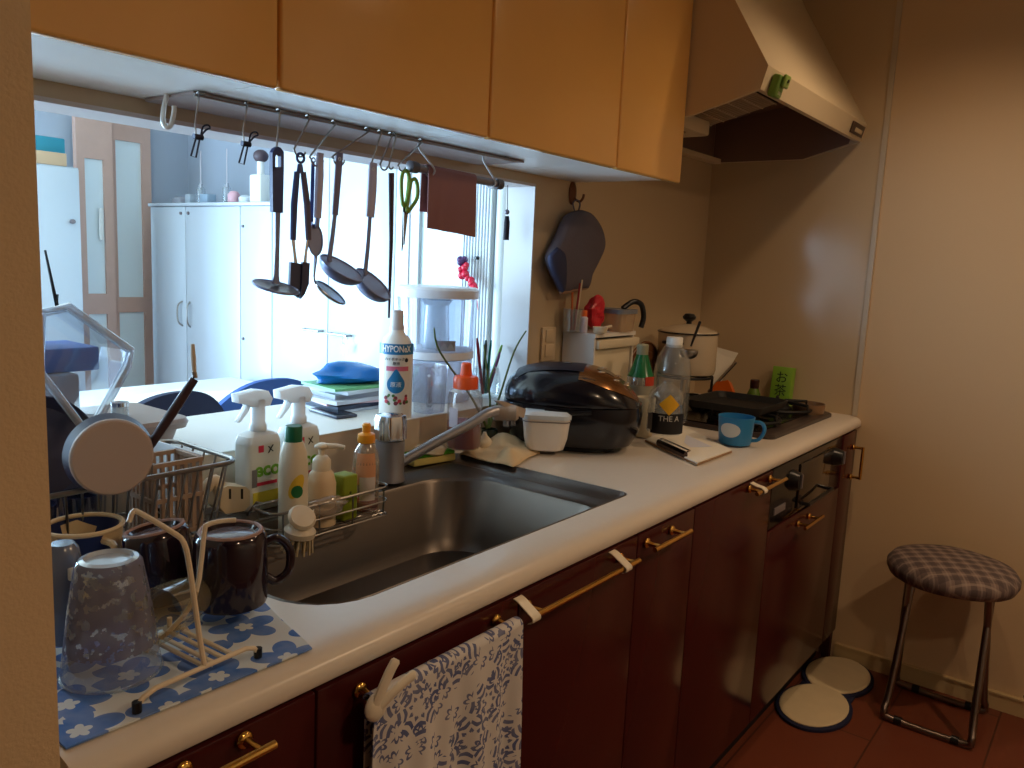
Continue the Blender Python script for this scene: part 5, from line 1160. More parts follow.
# spoon with pinkish handle
shook(333, 317, 158, 'S hook holding the two short spoons', big=.015)
pk = mat('pinkish_grey_handle', (184, 178, 200), .45)
t = thing('serving_spoon', 'dark steel serving spoon with pinkish-grey handle beside the tongs', 'spoon', P(316, 256))
obj('handle', G().tube([P(320, 153), P(319.5, 175), P(317.5, 218)], [.008, .0095, .0085], 8, flat=.6), pk, t)
obj('neck', G().tube([P(317.5, 217), P(316, 228)], .0035, 8), utm, t)
Mb = Matrix.Translation(P(315.5, 240)) @ Euler((math.radians(80), math.radians(8), 0)).to_matrix().to_4x4()
def bowl(nm, par, M, rx, ry, dz, m=None, th=.9):
    g = G(); g.sphere((0, 0, 0), (rx, ry, dz), M, 28, 8, -1, -.02); g.sphere((0, 0, 0), (rx*.95, ry*.95, dz*.9), M, 28, 8, -1, -.02)
    o = obj(nm, g, m or utm, par); obj('bowl_rim', G().tube([M @ Vector((rx*.975*math.cos(2*PI*k/32), ry*.975*math.sin(2*PI*k/32), 0)) for k in range(32)], .0018, 6, True), m or utm, o); return o
wB_ = dep(P(315, 240))/F
bowl('bowl', t, Mb, 9*wB_, 16*wB_, .010)
t = thing('thin_spatula', 'thin navy-handled utensil hanging between the tongs and the pinkish spoon', 'spatula', P(313, 218, .012))
obj('handle', G().tube([P(313, 162, .012), P(312.5, 185, .012), P(311.5, 222, .012)], [.004, .0045, .004], 8, flat=.6), nh, t)
obj('eye', G().tube(arc(P(313.5, 160, .012), .004, 0, 360, 12, X_, Z_)[:-1], .0015, 6, True), wirem, t)
obj('neck', G().tube([P(311.5, 221, .012), P(315, 255, .013), P(314, 275, .014)], .0022, 6), utm, t)
# wire handled spoon
t = thing('steel_spoon', 'plain steel spoon on a thin bent wire hanging lowest beside the ladle', 'spoon', P(330, 303, .0))
obj('neck', G().tube(smoothpts([P(321, 168, .010), P(319, 215, .012), P(316.5, 256, .010), P(315, 268, .004), P(314, 278), P(316, 284)]), .002, 8), steel, t)
a_, b_ = P(316, 283), P(345, 302); ax = (b_-a_); L_ = ax.length; ax.normalize(); nn_ = Vector((ax.z*-.55, -.6, .62)); nn_ = (nn_-ax*nn_.dot(ax)).normalized(); sx_ = nn_.cross(ax)
Mw = Matrix((ax, sx_, nn_)).transposed().to_4x4(); Mw.translation = (a_+b_)/2
bowl('bowl', t, Mw, L_/2, L_*.26, .010, steel)
# ladles
def ladle(nm, lab, hp, hr, sp, c, w, tiltz, hm, rx, rz):
    t = thing(nm, lab, 'ladle', P(c[0], c[1]+14))
    g = G().tube([P(x, y) for x, y in hp], hr, 10, flat=.55)
    h = obj('handle', g, hm, t)
    obj('hanging_hole', G().tube(arc(P(hp[0][0]+.2, hp[0][1]+6, -.0048), .0028, 0, 360, 14, X_, Z_)[:-1], .0012, 6, True), mat('bright_eyelet', (206, 210, 216), .3, metal=.6), h)
    obj('shaft', G().tube(smoothpts([P(x, y) for x, y in sp]), [.0055]*3+[.0042]*40, 8, flat=.6) if False else G().tube(smoothpts([P(x, y) for x, y in sp]), .0046, 8, flat=.6, r1=.006), utm, t)
    cc = P(c[0], c[1], -.01); k = dep(cc)/F
    M = Matrix.Translation(cc) @ Euler((math.radians(tiltz[0]), math.radians(tiltz[1]), 0)).to_matrix().to_4x4()
    bowl('bowl', t, M, w*k, w*k*.92, w*k*rz, utm)
    return t
shook(366, 339, 158, 'S hook holding the dark-handled ladle', big=.014)
ladle('ladle', 'dark steel ladle with dark handle hanging in the middle of the row', [(339.5, 153), (338, 175), (335, 215)], [.0085, .008, .007], [(335, 214), (332, 240), (329.5, 257), (330, 262)], (342, 268), 25, (30, 13), mat('dark_grey_handle', (122, 116, 142), .4), 0, .55)
shook(379, 373, 170, 'S hook holding the grey-handled ladle', big=.009)
ladle('ladle', 'dark steel ladle with pale grey-pink handle hanging right of the middle', [(373, 163), (372, 190), (370, 217)], [.0105, .0115, .0105], [(370, 216), (368, 245), (365.5, 270), (366, 275)], (373.5, 284), 23, (40, 20), pk, 0, .6)
shook(390, 384, 165, 'empty S hook right of the grey-handled ladle', big=.010)
shook(394, 391, 166, 'S hook holding the thin dark stick', big=.006)
t = thing('cooking_chopsticks', 'pair of long thin dark cooking chopsticks hanging beside the green scissors', 'chopsticks', P(389, 318))
for k in (0, 1): obj('chopstick', G().tube([P(390+2.6*k, 173), P(390.5+1.2*k, 240), P(388.5+.6*k, 318)], [.0036, .0032, .0016], 8), (mat('dark_stick', (52, 44, 62), .5), mat('plum_stick', (96, 72, 84), .5))[k], t)
# scissors
shook(420, 402, 166, 'S hook holding the green scissors', big=.010)
t = thing('kitchen_scissors', 'green-handled kitchen scissors hanging left of the brown cloth', 'scissors', P(402, 250))
gs = mat('olive_green_plastic', (126, 160, 62), .4)
def loopy(px, nm, dy):
    pts = smoothpts([P(x, y, dy) for x, y in px]+[P(px[0][0], px[0][1], dy)], 4)[:-1]; return obj(nm, G().tube(pts, .0042, 8, True), gs, t)
loopy([(403, 172), (407, 171), (409, 178), (408, 192), (406, 203), (403, 205), (401.5, 192), (401.5, 180)], 'grip', 0)
loopy([(411, 181), (415, 179), (417.5, 186), (417, 198), (411, 208), (407, 212), (407.5, 203), (409, 192)], 'grip', -.004)
obj('blade', G().prism([P(403, 206, 0), P(407, 208, 0), P(407, 216, 0), P(402.5, 251, 0), (P(401.5, 250, 0))], (0, .0018, 0)), steel, t, 0)
obj('blade', G().prism([P(404, 212, -.003), P(408.5, 210, -.003), P(407.5, 219, -.003), P(404.5, 245, -.003), (P(403.5, 244, -.003))], (0, .0018, 0)), steel, t, 0)
obj('pivot', G().tube([P(406, 213, -.005), P(406, 213, .004)], .0035, 10), chrome, t)
# towel rod hanging from two wires and brown cloth
r0, r1 = P(413, 167), P(498, 184)
t = thing('towel_tube', 'short grey tube hung on two wires below the rail', 'tube', (r0+r1)/2)
tm = mat('grey_tube', (140, 132, 136), .35, metal=.3)
obj('tube', G().tube([r0, r1], .009, 14), tm, t)
for p, q in ((r0, r1), (r1, r0)): obj('end_cap', G().tube([p+(p-q).normalized()*.012, p+(p-q).normalized()*.01, p+(q-p).normalized()*.01], [.009, .0125, .0125], 14), mat('dark_grey_cap', (96, 92, 98), .4), t)
for xa, xb, ya in ((419, 428, 165), (484, 490, 179)):
    a = P(xa, 140); a = Vector((a.x, YH, ZR_-.002)); k = r0.lerp(r1, (xb-413)/85)
    obj('hanging_wire', G().tube(smoothpts([a, a+Vector((.002, -.001, -.014)), k+Vector((.0, -.0125, .004)), k+Vector((0, -.008, -.0105)), k+Vector((0, .008, -.0105)), k+Vector((0, .012, .006))], 4), .0022, 8), mat('white_wire', (206, 206, 210), .4), t)
ca, cb_ = r0.lerp(r1, (424-413)/85), r0.lerp(r1, (471-413)/85)
t = thing('brown_cloth', 'plain brown cloth folded over the grey tube', 'cloth', (ca+cb_)/2-Z_*.1)
bc = mat('brown_cotton', (146, 104, 104), .9, bump=.4, bscale=600)
def fr(u, v):
    p = ca.lerp(cb_, u); dz = v*(.125+.008*u) ; st = -.004*math.exp(-((u-.22)/.05)**2)*v
    return (p.x+.004*v*(u-.5), p.y-.0105-.003*v+st+.002*math.sin(u*8)*v, p.z+.002-dz-(.012 if (u > .82 and v > .98) else 0)*0)
def ov(u, v):
    p = ca.lerp(cb_, u); a = PI*v; return (p.x, p.y-.0105*math.cos(a), p.z+.002+.0095*math.sin(a))
def bk(u, v):
    p = ca.lerp(cb_, u); return (p.x-.002*v, p.y+.0105+.002*v, p.z+.002-v*.09)
obj('front_flap', G().sheet(fr, 24, 12, (0, .002, 0)), bc, t, 80); obj('fold', G().sheet(ov, 24, 6, (0, 0, -.0015)), bc, t, 80); obj('rear_flap', G().sheet(bk, 16, 6, (0, -.0015, 0)), bc, t, 80)
# bright wire hooks holding the plate, white hook and clothes pegs
q = onY(166, 97, 1.33); 
g = G().tube(smoothpts([onY(167, 94, 1.33), onY(164, 108, 1.33), onY(163, 120, 1.325), onY(166, 127, 1.32), (onY(171, 125, 1.315)), onY(174, 112, 1.312), onY(174, 106, 1.312)], 4), .0042, 8)
one('white_hook', g, whitep, 'thick white J hook at the left end of the hanging rail', 'hook')
for x0, xs in ((193, 'left'), (241, 'right')):
    dx = x0-193; dy = (0 if dx == 0 else 7)
    a = P(x0+5, 110); a = Vector((a.x, YH, ZR_))
    pv = P(x0+5, 137+dy)
    t = thing('wire_peg', 'bent wire clothes peg on the rail, '+('left one of the two' if dx == 0 else 'right one of the two')+' near the white hook', 'peg', P(x0, 158+dy), 'wire pegs on the rail')
    obj('hanger', G().tube(smoothpts([a+Vector((0, .004, .003)), a+Vector((0, -.004, .003)), P(x0+2.5, 122+dy), P(x0+3, 136+dy)], 3), .0014, 6), wirem, t)
    obj('spring', G().tube([pv+Vector((-.008, 0, 0)), pv+Vector((.008, 0, 0))], .0048, 10), mat('dark_spring', (62, 62, 74), .35, metal=1), t)
    obj('jaw', G().tube([P(x0+3, 138+dy), P(x0-2, 156+dy), P(x0+3, 157.5+dy), P(x0+6.5, 140+dy)], .0016, 6), mat('dark_spring', (62, 62, 74), .35, metal=1), t)
    obj('arm', G().tube(smoothpts([P(x0+6, 138+dy), P(x0+13, 130+dy), P(x0+17, 128+dy), P(x0+15, 125+dy), P(x0+10, 127+dy), P(x0+8, 136+dy)], 3), .0016, 6), mat('dark_spring', (62, 62, 74), .35, metal=1), t)
# tassel on the jamb
YT = YB+.05
q = onY(507, 213, YT)
t = thing('tassel_charm', 'black tassel charm hanging on a cord at the right edge of the opening', 'charm', onY(507, 240, YT))
obj('cord', G().tube([Vector((onY(507, 200, YT).x, YT, 1.6575)), onY(507.5, 210, YT)], .0012, 6), inkm, t)
obj('bead', G().sphere(onY(507, 212, YT), .0075, n=12, k=8), mat('pearl_bead', (120, 116, 130), .2), t)
obj('tassel', G().tube([onY(507, 216, YT), onY(507, 222, YT), onY(506, 240, YT)], [.006, .0085, .0085], 10), mat('black_thread', (26, 24, 36), .8), t)
# ------------------------------------------------------------------ far room
def cabinet_front(): pass
CX = 2.70
def Yx(x, y=260): return onX(x, y, CX).y
yA, yB_, yC, yD, yE = Yx(150, 202), Yx(185, 204), Yx(240, 207), Yx(272, 207), Yx(395, 250)
zt_ = 1.70
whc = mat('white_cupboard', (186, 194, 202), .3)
t = thing('low_cupboard', 'white cupboard with small items on top in the far room', 'cupboard', (CX+.22, (yA+yD)/2, 0))
obj('body', bx((CX+.02, yD+.002, 0), (XE-.001, yA, zt_-.02)), whc, t, 0)
obj('top', G().box((CX-.01, yD+.002, zt_-.0195), (XE-.001, yA+.01, zt_), .004), whc, t)
for a, b in ((yB_, yA), (yC, yB_), (yD, yC)):
    d = obj('door', G().box((CX, a+.003, .06), (CX+.0195, b-.003, zt_-.022), .003), whc, t)
for yk, s in ((yB_+.04, 1), (yB_-.04, -1)):
    a_, b_ = onX(183, 322, CX-.004), onX(183, 347, CX-.004)
    obj('handle', G().tube(smoothpts([(CX, yk, 1.12), (CX-.025, yk+.012*s, 1.09), (CX-.025, yk+.012*s, 1.0), (CX, yk, .97)]), .005, 8), steel, t)
    obj('catch', G().tube([(CX, yk, zt_-.06), (CX-.01, yk, zt_-.06)], .009, 10), greyp, t)
for z in (zt_-.13, .95): obj('key_lock', G().tube([(CX, yC-.03, z), (CX-.008, yC-.03, z)], .008, 10), greyp, t)
t = thing('tall_cupboard', 'tall white cupboard with two bar handles behind the hanging ladles', 'cupboard', (CX+.22, (yD+yE)/2, 0))
obj('body', bx((CX+.02, yE, 0), (XE-.001, yD-.002, 2.3)), whc, t, 0)
ym = Yx(328, 300)
for a, b in ((ym, yD-.002), (yE, ym)): obj('door', G().box((CX, a+.0025, .06), (CX+.0195, b-.0025, 2.298), .003), whc, t)
for xa, xb, y in ((305, 323, 330), (332, 351, 334.5)):
    a, b = onX(xa, y-1, CX), onX(xb, y+1, CX); z_ = (a.z+b.z)/2
    obj('bar_handle', G().tube([(CX, a.y, z_), (CX-.03, a.y, z_), (CX-.03, b.y, z_), (CX, b.y, z_)], .006, 8), steel, t)
k = onX(345, 337, CX-.035)
t = thing('key_bunch', 'small ring of keys hanging from the right bar handle of the tall cupboard', 'keys', k-Z_*.08)
obj('ring', G().tube(arc(k-Z_*.018, .02, 0, 360, 18, Y_, Z_)[:-1], .002, 6, True), steel, t)
for s in (-1, 1): obj('key', G().prism([k+Vector((-.001*s, .006*s-.006, -.04)), k+Vector((-.001*s, .006*s+.006, -.04)), k+Vector((-.001*s, .012*s+.004, -.085)), k+Vector((-.001*s, .012*s-.002, -.085))], (.002, 0, 0)), steel, t, 0)
# right part of the far room
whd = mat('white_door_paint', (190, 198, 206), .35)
y0 = yE-.003
def ypx(x): return onX(x, 260, CX).y
y1 = ypx(418); y2 = ypx(457)
w = struct('door_2', G().box((CX, y1, 0), (CX+.04, y0, 2.4)).box((CX, ypx(463), 0), (CX+.04, y2, 2.4)).box((CX, y2, 2.2), (CX+.04, y1, 2.4)).box((CX, y2, 0), (CX+.04, y1, .95)).box((CX-.006, ypx(409), 0), (CX, ypx(405), 2.4)), whd)
struct('pane', bx((CX+.015, y2-.001, .951), (CX+.022, y1+.001, 2.199)), mat('frosted_pane', (180, 196, 204), .25), w)
y3, y4 = ypx(463)-.002, ypx(490)
t = thing('slatted_cupboard', 'white cupboard door with fine upright slats behind the brown cloth', 'cupboard', (CX+.1, (y3+y4)/2, 0))
obj('body', bx((CX+.012, y4, 0), (XE-.001, y3, 2.35)), whd, t, 0)
g = G(); n_ = 9
for i in range(n_):
    a = y4+(y3-y4)*(i+.12)/n_; b = y4+(y3-y4)*(i+.88)/n_; g.box((CX, a, .02), (CX+.0118, b, 2.34), .003, 1)
obj('slats', g, whd, t, 0)
for x in (464, 478): k = onX(x, 258, CX); obj('knob', G().tube([(CX, k.y, k.z), (CX-.02, k.y, k.z)], .007, 10), blackp, t)
y5 = ypx(503)
one('round_post', G().tube([(CX+.04, (y4+y5)/2, 0), (CX+.04, (y4+y5)/2, 2.44)], (y4-y5)*.48, 20), whd, 'white rounded post right of the slatted cupboard door', 'post')
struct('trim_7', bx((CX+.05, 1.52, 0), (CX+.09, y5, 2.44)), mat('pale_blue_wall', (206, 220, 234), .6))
# red bead ornament
t = thing('bead_ornament', 'bunch of red beads hanging from the slatted cupboard knob', 'ornament', onX(470, 292, CX-.03))
rb = mat('red_bead', (196, 24, 60), .3); rnd = random.Random(3)
for k in range(16):
    x = 458+rnd.random()*10+ (8 if k > 10 else 0); y = 258+k*1.9+rnd.random()*3
    obj('bead', G().sphere(onX(x, y, CX-.035-.02*rnd.random()), .012+.006*rnd.random(), n=10, k=8), rb if k > 2 else mat('violet_bead', (70, 30, 90), .3), t)
k = onX(464, 258, CX-.02); obj('string', G().tube([k, onX(463, 270, CX-.035), onX(476, 290, CX-.035), onX(478, 310, CX-.035)], .002, 6), rb, t)
# folding wooden glass door on the far wall
YD_ = 5.17; wood2 = mat('pink_brown_wood', (206, 168, 152), .5, var=.08, vscale=12)
def fold(x0, x1, top, nm, Y, xi0, xi1, rails):
    a, b = onY(x0, 200, Y), onY(x1, 200, Y); zt = 2.18; bw0 = onY(xi0, 200, Y).x-a.x; bw1 = b.x-onY(xi1, 200, Y).x
    d = struct(nm, G().box((a.x, Y-.02, 0), (a.x+bw0, Y+.02, zt)).box((b.x-bw1, Y-.02, 0), (b.x, Y+.02, zt)).box((a.x+bw0, Y-.02, rails[0]), (b.x-bw1, Y+.02, zt)).box((a.x+bw0, Y-.02, rails[2]), (b.x-bw1, Y+.02, rails[1])).box((a.x+bw0, Y-.02, 0), (b.x-bw1, Y+.02, .2)), wood2)
    struct('pane', bx((a.x+bw0, Y-.004, rails[1]), (b.x-bw1, Y+.004, rails[0])), mat('door_glass_pale', (226, 236, 240), .15), d)
    struct('pane', bx((a.x+bw0, Y-.004, .2), (b.x-bw1, Y+.004, rails[2])), mat('door_glass_pale', (226, 236, 240), .15), d)
    return d
z1 = onY(92, 160, YD_).z; z2 = onY(95, 293, YD_).z; z3 = onY(95, 313, YD_).z
dd = fold(76, 112, 113, 'door_1', YD_-.06, 84, 103, (z1, z2, z3))
struct('door_handle', G().tube([onY(101, 208, YD_-.09), onY(102, 240, YD_-.09)], .014, 8), whitep, dd)
fold(112, 150, 118, 'door_3', YD_, 115, 141, (onY(130, 142, YD_).z, onY(130, 297, YD_).z, onY(130, 312, YD_).z))
# left tall white cupboard with boxes on top
a, b = onY(20, 200, 4.6), onY(79, 200, 4.6); zt = onY(60, 166, 4.6).z
t = thing('plain_cupboard', 'plain white cupboard left of the wooden folding door', 'cupboard', ((a.x+b.x)/2, 4.8, 0))
obj('body', bx((a.x, 4.6, 0), (b.x, 5.0, zt)), whc, t, 0)
obj('door', G().box((a.x+.004, 4.582, .05), (b.x-.004, 4.599, zt-.01), .003), whc, t)
q = onY(80, 222, 4.58); obj('knob', G().tube([(b.x-.05, 4.582, q.z), (b.x-.05, 4.56, q.z)], .012, 10), greyp, t)
a2, b2 = onY(30, 150, 4.65), onY(68, 150, 4.65); zz = onY(50, 136, 4.65).z
one('teal_box', G().box((a2.x, 4.68, zt+.001), (b2.x, 4.92, zz), .006), mat('teal_card', (40, 130, 150), .5), 'teal storage box on top of the plain white cupboard', 'box')
t = thing('wooden_tray', 'pale wooden tray in front of the teal box on the plain cupboard', 'tray', ((a2.x+b2.x)/2, 4.62, zt))
zz2 = onY(50, 152, 4.62).z
wt_ = mat('pale_tray_wood', (196, 164, 130), .5)
obj('front', G().box((a2.x-.1, 4.60, zt+.001), (b2.x-.03, 4.615, zz2), .003), wt_, t); obj('base', bx((a2.x-.1, 4.615, zt+.001), (b2.x-.03, 4.675, zt+.012)), wt_, t, 0)
# things on the low cupboard
def ontop(x): 
    p = onX(x, 203, CX+.12); return Vector((CX+.12, p.y, zt0))
zt0 = 1.7005
def ztop(b, y): return zat(b, y)
for x, lab in ((201, 'slim clear reed diffuser with sticks, left on the white cupboard'), (227, 'slim clear reed diffuser with white sticks, right on the white cupboard')):
    b = ontop(x); t = thing('reed_diffuser', lab, 'diffuser', b, 'diffusers on the cupboard')
    h = .12
    obj('bottle', G().lathe([(.028, 0), (.03, .005), (.026, .09), (.012, .11), (.012, h)], b), clear('diffuser_glass', (206, 216, 224), .3, .05), t)
    for k in range(4): obj('reed', G().tube([b+Vector((0, 0, .02)), b+Vector((.02*(k-1.5), .03*(k-1.5), .26+.02*k))], .003, 5), mat('pale_reed', (206, 200, 206), .6), t)
for k, (x, y, r, h, col, lab) in enumerate(((181, 0, .05, .05, (150, 150, 160), 'small grey round ornament at the left end of the white cupboard top'), (192, 0, .03, .06, (170, 180, 190), 'small grey box on the white cupboard'), (208, 0, .04, .06, (150, 170, 190), 'small blue-grey box right of the first reed diffuser'), (234, 0, .035, .075, (220, 170, 180), 'small pink-lidded pot on the white cupboard'), (246, 0, .04, .05, (216, 222, 228), 'small white pot beside the navy box on the white cupboard'))):
    b = ontop(x); g = G().lathe([(r*.8, 0), (r, h*.2), (r, h*.7), (r*.6, h*.95), (0, h)], b) if k not in (1, 2) else G().box(b+Vector((-.03, -r, 0)), b+Vector((.03, r, h)), .004)
    one('small_pot' if k not in (1, 2) else 'small_box', g, mat('trinket_%d' % k, col, .4), lab, 'pot' if k not in (1, 2) else 'box', 'small things on the cupboard')
b = ontop(259)+Vector((.1, .03, 0)); one('navy_box', G().box(b+Vector((-.06, -.07, 0)), b+Vector((.06, .05, .12)), .004), mat('navy_card', (60, 70, 110), .5), 'navy box on the white cupboard beside the lotion bottle', 'box')
b = ontop(268.5)+Vector((-.05, 0, 0)); t = thing('lotion_bottle', 'white bottle with dark top at the right end of the white cupboard', 'bottle', b)
obj('body', G().box(b+Vector((-.04, -.05, 0)), b+Vector((.04, .05, .15)), .01), whitep, t); obj('neck', G().lathe([(.02, .15), (.02, .22)], b), whitep, t); obj('top', G().sphere(b+Vector((0, 0, .25)), (.04, .045, .035), n=14, k=8), mat('dark_brown_top', (70, 54, 60), .5), t)
# table, papers and chairs
t = thing('dining_table', 'white dining table covered with papers in the far room', 'table', (2.05, 3.45, 0))
obj('tabletop', G().box((1.25, 3.05, .70), (2.62, 3.95, .74), .006), whitelam, t)
for x in (1.32, 2.55):
    for y in (3.12, 3.88): obj('leg', G().box((x-.03, y-.03, 0), (x+.03, y+.03, .7), .004), whitelam, t)
for k, (x, y, rz) in enumerate(((2.0, 3.55, 10), (2.3, 3.4, -14), (1.6, 3.4, 5))):
    M = Matrix.Translation((x, y, .7405)) @ Matrix.Rotation(math.radians(rz), 4, 'Z')
    one('paper_sheet', G().box((-.2, -.14, 0), (.2, .14, .004+.004*k), 0, 1, M), paper, ('open newspaper in the middle of the far table', 'folded paper on the far table nearest the tall cupboard', 'folded paper on the far table nearest the dark chair')[k], 'paper', 'papers on the table', 0)
def chair(x, y, rz, zt, lab, m, w=.23):
    M = Matrix.Translation((x, y, 0)) @ Matrix.Rotation(rz, 4, 'Z')
    t = thing('dining_chair', lab, 'chair', (x, y, 0))
    def bk(u, v):
        a = (u-.5)*2; z = .5+(zt-.5)*v*(1-.22*abs(a)**2.5); return (a*w*(1-.12*v*v), -.2-.05*(1-a*a)-.02*v, z)
    obj('backrest', G().sheet(bk, 20, 12, (0, .03, 0), M), m, t, 60)
    obj('seat', G().loft([rrect(-.21, .21, -.2, .2, .05, z) for z in (.42, .47)], M=M), m, t)
    for sx in (-.18, .18):
        for sy in (-.17, .17): obj('leg', G().tube([M @ Vector((sx, sy, .42)), M @ Vector((sx*1.1, sy*1.1, 0))], .014, 8), steel, t)
    return t
c1 = onY(168, 392, 2.55); chair(c1.x, 2.79, math.radians(6), c1.z, 'dark navy dining chair showing its rounded back over the sill', mat('dark_navy_fabric', (26, 32, 60), .85), .25)
c2 = onY(275, 375, 2.62); chair(c2.x+.02, 2.86, math.radians(-6), c2.z-.012, 'blue padded dining chair right of the dark navy chair', mat('denim_blue_fabric', (50, 84, 150), .85), .25)
t.location = t.location
# ------------------------------------------------------------------ stool, floor mat, bag
fs = [onZ(888, 708, .012), onZ(972, 743, .012)]
SC = Vector((2.90, .375, 0)); 
zs = zat(SC, 566)
t = thing('folding_stool', 'round stool with plaid padded seat and bent steel tube legs by the end wall', 'stool', (SC.x, SC.y, 0))
plm = mat('plaid_fabric', (96, 80, 74), .9, bump=.3, bscale=500); n = N(plm); tc = n.new('TexCoord'); sep = n.new('SeparateXYZ'); n.link(tc.outputs['Object'], sep.inputs[0])
def stripe(s, f, ph, th): return n.math('GREATER_THAN', n.math('SINE', n.math('MULTIPLY_ADD', s, f, ph)), th)
ca_, sa_ = math.cos(.5), math.sin(.5)
u_ = n.math('ADD', n.math('MULTIPLY', sep.outputs[0], ca_), n.math('MULTIPLY', sep.outputs[1], sa_)); v_ = n.math('SUBTRACT', n.math('MULTIPLY', sep.outputs[1], ca_), n.math('MULTIPLY', sep.outputs[0], sa_))
c_ = n.mix(n.math('MULTIPLY', stripe(u_, 150, 0, .2), .55), lin((124, 106, 100)), lin((76, 64, 66))); c_ = n.mix(n.math('MULTIPLY', stripe(v_, 150, 1, .2), .5), c_, lin((60, 50, 54)))
c_ = n.mix(n.math('MULTIPLY', stripe(u_, 150, 3.4, .93), .35), c_, lin((176, 158, 144))); c_ = n.mix(n.math('MULTIPLY', stripe(v_, 150, 4.2, .93), .3), c_, lin((170, 152, 140)))
n.link(c_, n.b.inputs['Base Color'])
rs = .193
g = G(); lp = []
for r_, z in ((.8, -.035), (.95, -.032), (1.0, -.012), (1.0, .004), (.93, .022), (.75, .034), (.4, .042), (.02, .044)):
    lp.append([Vector((SC.x+rs*r_*(1+.012*math.sin(5*2*PI*k/40))*math.cos(2*PI*k/40), SC.y+rs*r_*math.sin(2*PI*k/40), zs-.012+z)) for k in range(40)])
obj('seat_cushion', g.loft(lp), plm, t, 80)
tubem = mat('worn_steel_tube', (132, 118, 110), .3, metal=1)
zt_ = zs-.05
def leg(xf, xt, y0, y1, nm):
    yt0, yt1 = SC.y+.115, SC.y-.115
    pts = [(xt, yt0, zt_), (xt+(xf-xt)*.8, y0-.005, .10), (xf, y0, .035), (xf, y0-.025, .0125), (xf, y1+.025, .0125), (xf, y1, .035), (xt+(xf-xt)*.8, y1+.005, .10), (xt, yt1, zt_)]
    return obj(nm, G().tube(smoothpts(pts, 4), .0115, 12), tubem, t)
leg(2.775, 2.95, fs[0].y, fs[1].y, 'leg_frame'); leg(3.045, 2.86, fs[0].y+.02, fs[1].y-.0, 'leg_frame')
for x in (2.775, 3.045):
    for y in (fs[0].y-.045, fs[1].y+.045): obj('rubber_foot', G().tube([(x, y+.012, .0145), (x, y-.012, .0145)], .0140, 10), blackp, t)
obj('under_ring', G().tube(arc((SC.x, SC.y, zt_-.002), .125, 0, 360, 32, X_, Y_)[:-1], .009, 8, True), tubem, t)
# foot mat with two pale ovals
t = thing('kneeling_mat', 'navy floor mat with two cream ovals in front of the last cabinets', 'mat', onZ(830, 690, 0))
nav = mat('navy_mat', (22, 26, 60), .8); cre = mat('cream_pile', (212, 192, 156), .9, bump=.5, bscale=300, var=.08, vscale=20)
o1, o2 = onZ(814, 704, .012), onZ(848, 671, .012); o1.y = o2.y = .70; o1.x = 2.685; o2.x = 2.958
ax = (o2-o1); ax.z = 0; Lc = ax.length; ax.normalize(); 
def oval(c, rx, ry, z0, z1): return [[Vector((c.x+rx*k*math.cos(2*PI*i/40), c.y+ry*k*math.sin(2*PI*i/40), z)) for i in range(40)] for k, z in ((1, z0), (1, z1-.002), (.98, z1), (.9, z1+.002))]
ra = [abs(onZ(772, 700, .012).x-onZ(850, 706, .012).x)/2, 0]
rx_, ry_ = .152, .106
obj('base', G().box((min(o1.x, o2.x)-.02, o1.y-.09, .001), (max(o1.x, o2.x)+.02, o2.y+.09, .008), .002), nav, t)
obj('rim', G().loft(oval(o1, rx_+.012, ry_+.012, .001, .012)), nav, t); obj('rim', G().loft(oval(o2, rx_+.012, ry_+.012, .001, .012)), nav, t)
obj('oval_pad', G().loft(oval(o1, rx_, ry_, .0125, .018)), cre, t); obj('oval_pad', G().loft(oval(o2, rx_, ry_, .0125, .018)), cre, t)
c_ = onZ(1034, 712, .0); g = crum(9, (.07, .07, .075), 1); mz = min(v.z for v in g.v); g.v = [v+c_+Vector((0, 0, .001-mz)) for v in g.v]
one('floor_bag', g, clear('dim_bag', (150, 130, 140), .5, .15), 'dim crumpled plastic bag on the floor at the right edge', 'bag', None, 60)
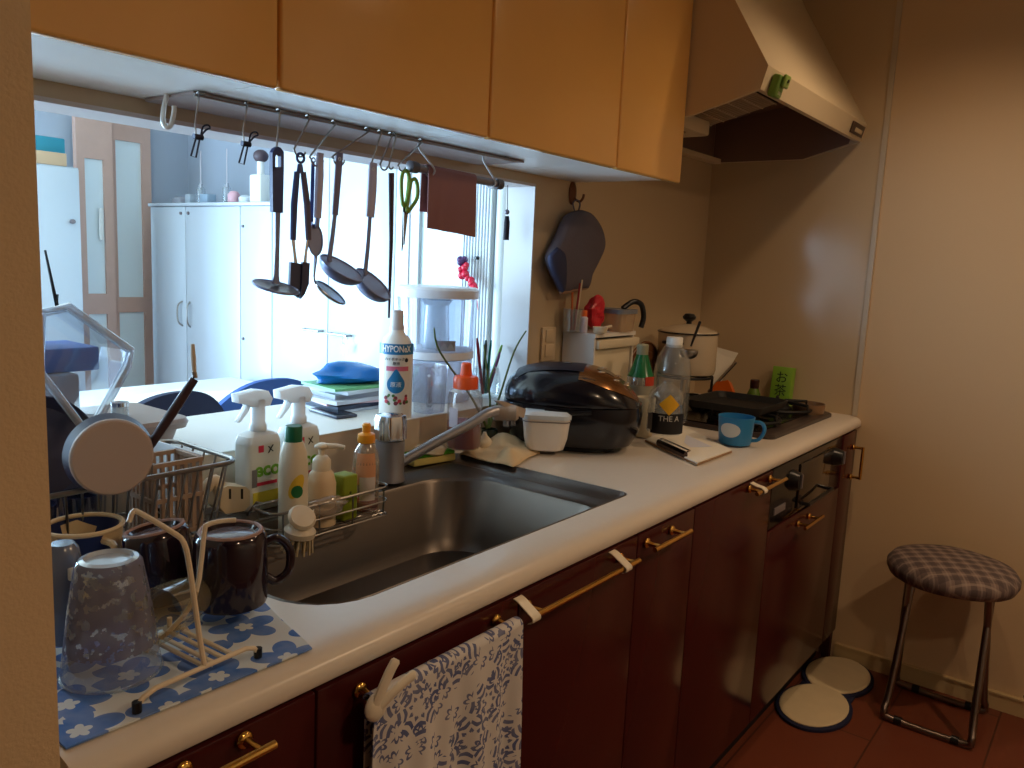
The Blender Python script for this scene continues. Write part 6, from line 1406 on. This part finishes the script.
# ------------------------------------------------------------------ light
def spot(loc, to, energy, col, size, blend, radius=.04):
    l = bpy.data.lights.new('downlight_or_fill', 'SPOT'); l.energy = energy; l.color = col; l.spot_size = math.radians(size); l.spot_blend = blend; l.shadow_soft_size = radius
    o = bpy.data.objects.new('downlight_or_fill', l); C.objects.link(o); o.location = loc
    o.rotation_euler = (Vector(to)-Vector(loc)).to_track_quat('-Z', 'Y').to_euler(); return o
WARM = (1, .70, .43)
spot((2.45, .42, 2.43), (2.5, .42, 0), 17, WARM, 150, 1)
spot((2.2, -.66, 2.43), (1.9, -.3, 0), 44, WARM, 160, 1)
spot((.45, -.8, 2.43), (.45, -.6, 0), 34, WARM, 160, 1)  # added fill lamp for the left post and the counter front
a = bpy.data.lights.new('window_or_added_daylight', 'AREA'); a.shape = 'RECTANGLE'; a.size = 2.6; a.size_y = 1.9; a.energy = 130; a.color = (.46, .74, 1)
o = bpy.data.objects.new('window_or_added_daylight', a); C.objects.link(o); o.location = (-1.7, 3.55, 1.25); o.rotation_euler = (0, math.radians(-90), 0)
a = bpy.data.lights.new('window_or_added_daylight', 'AREA'); a.shape = 'RECTANGLE'; a.size = 2.3; a.size_y = 1.9; a.energy = 430; a.color = (.46, .74, 1)  # area light of the added far window, for bluish spill into the kitchen
o = bpy.data.objects.new('window_or_added_daylight', a); C.objects.link(o); o.location = (.05, 5.33, 1.15); o.rotation_euler = (math.radians(-90), 0, 0)
w = bpy.data.worlds.new('sky'); bpy.context.scene.world = w; w.use_nodes = True
w.node_tree.nodes['Background'].inputs[0].default_value = (.75, .88, 1, 1); w.node_tree.nodes['Background'].inputs[1].default_value = 1.5
sc_ = bpy.context.scene
sc_.view_settings.view_transform = 'Standard'; sc_.view_settings.look = 'None'; sc_.view_settings.gamma = 1; sc_.view_settings.exposure = 0
sc_.view_settings.use_curve_mapping = False
sc_.cycles.use_denoising = True; sc_.cycles.transparent_max_bounces = 24; sc_.cycles.max_bounces = 10; sc_.cycles.diffuse_bounces = 5
sc_.cycles.sample_clamp_indirect = 6; sc_.cycles.caustics_reflective = False; sc_.cycles.caustics_refractive = False
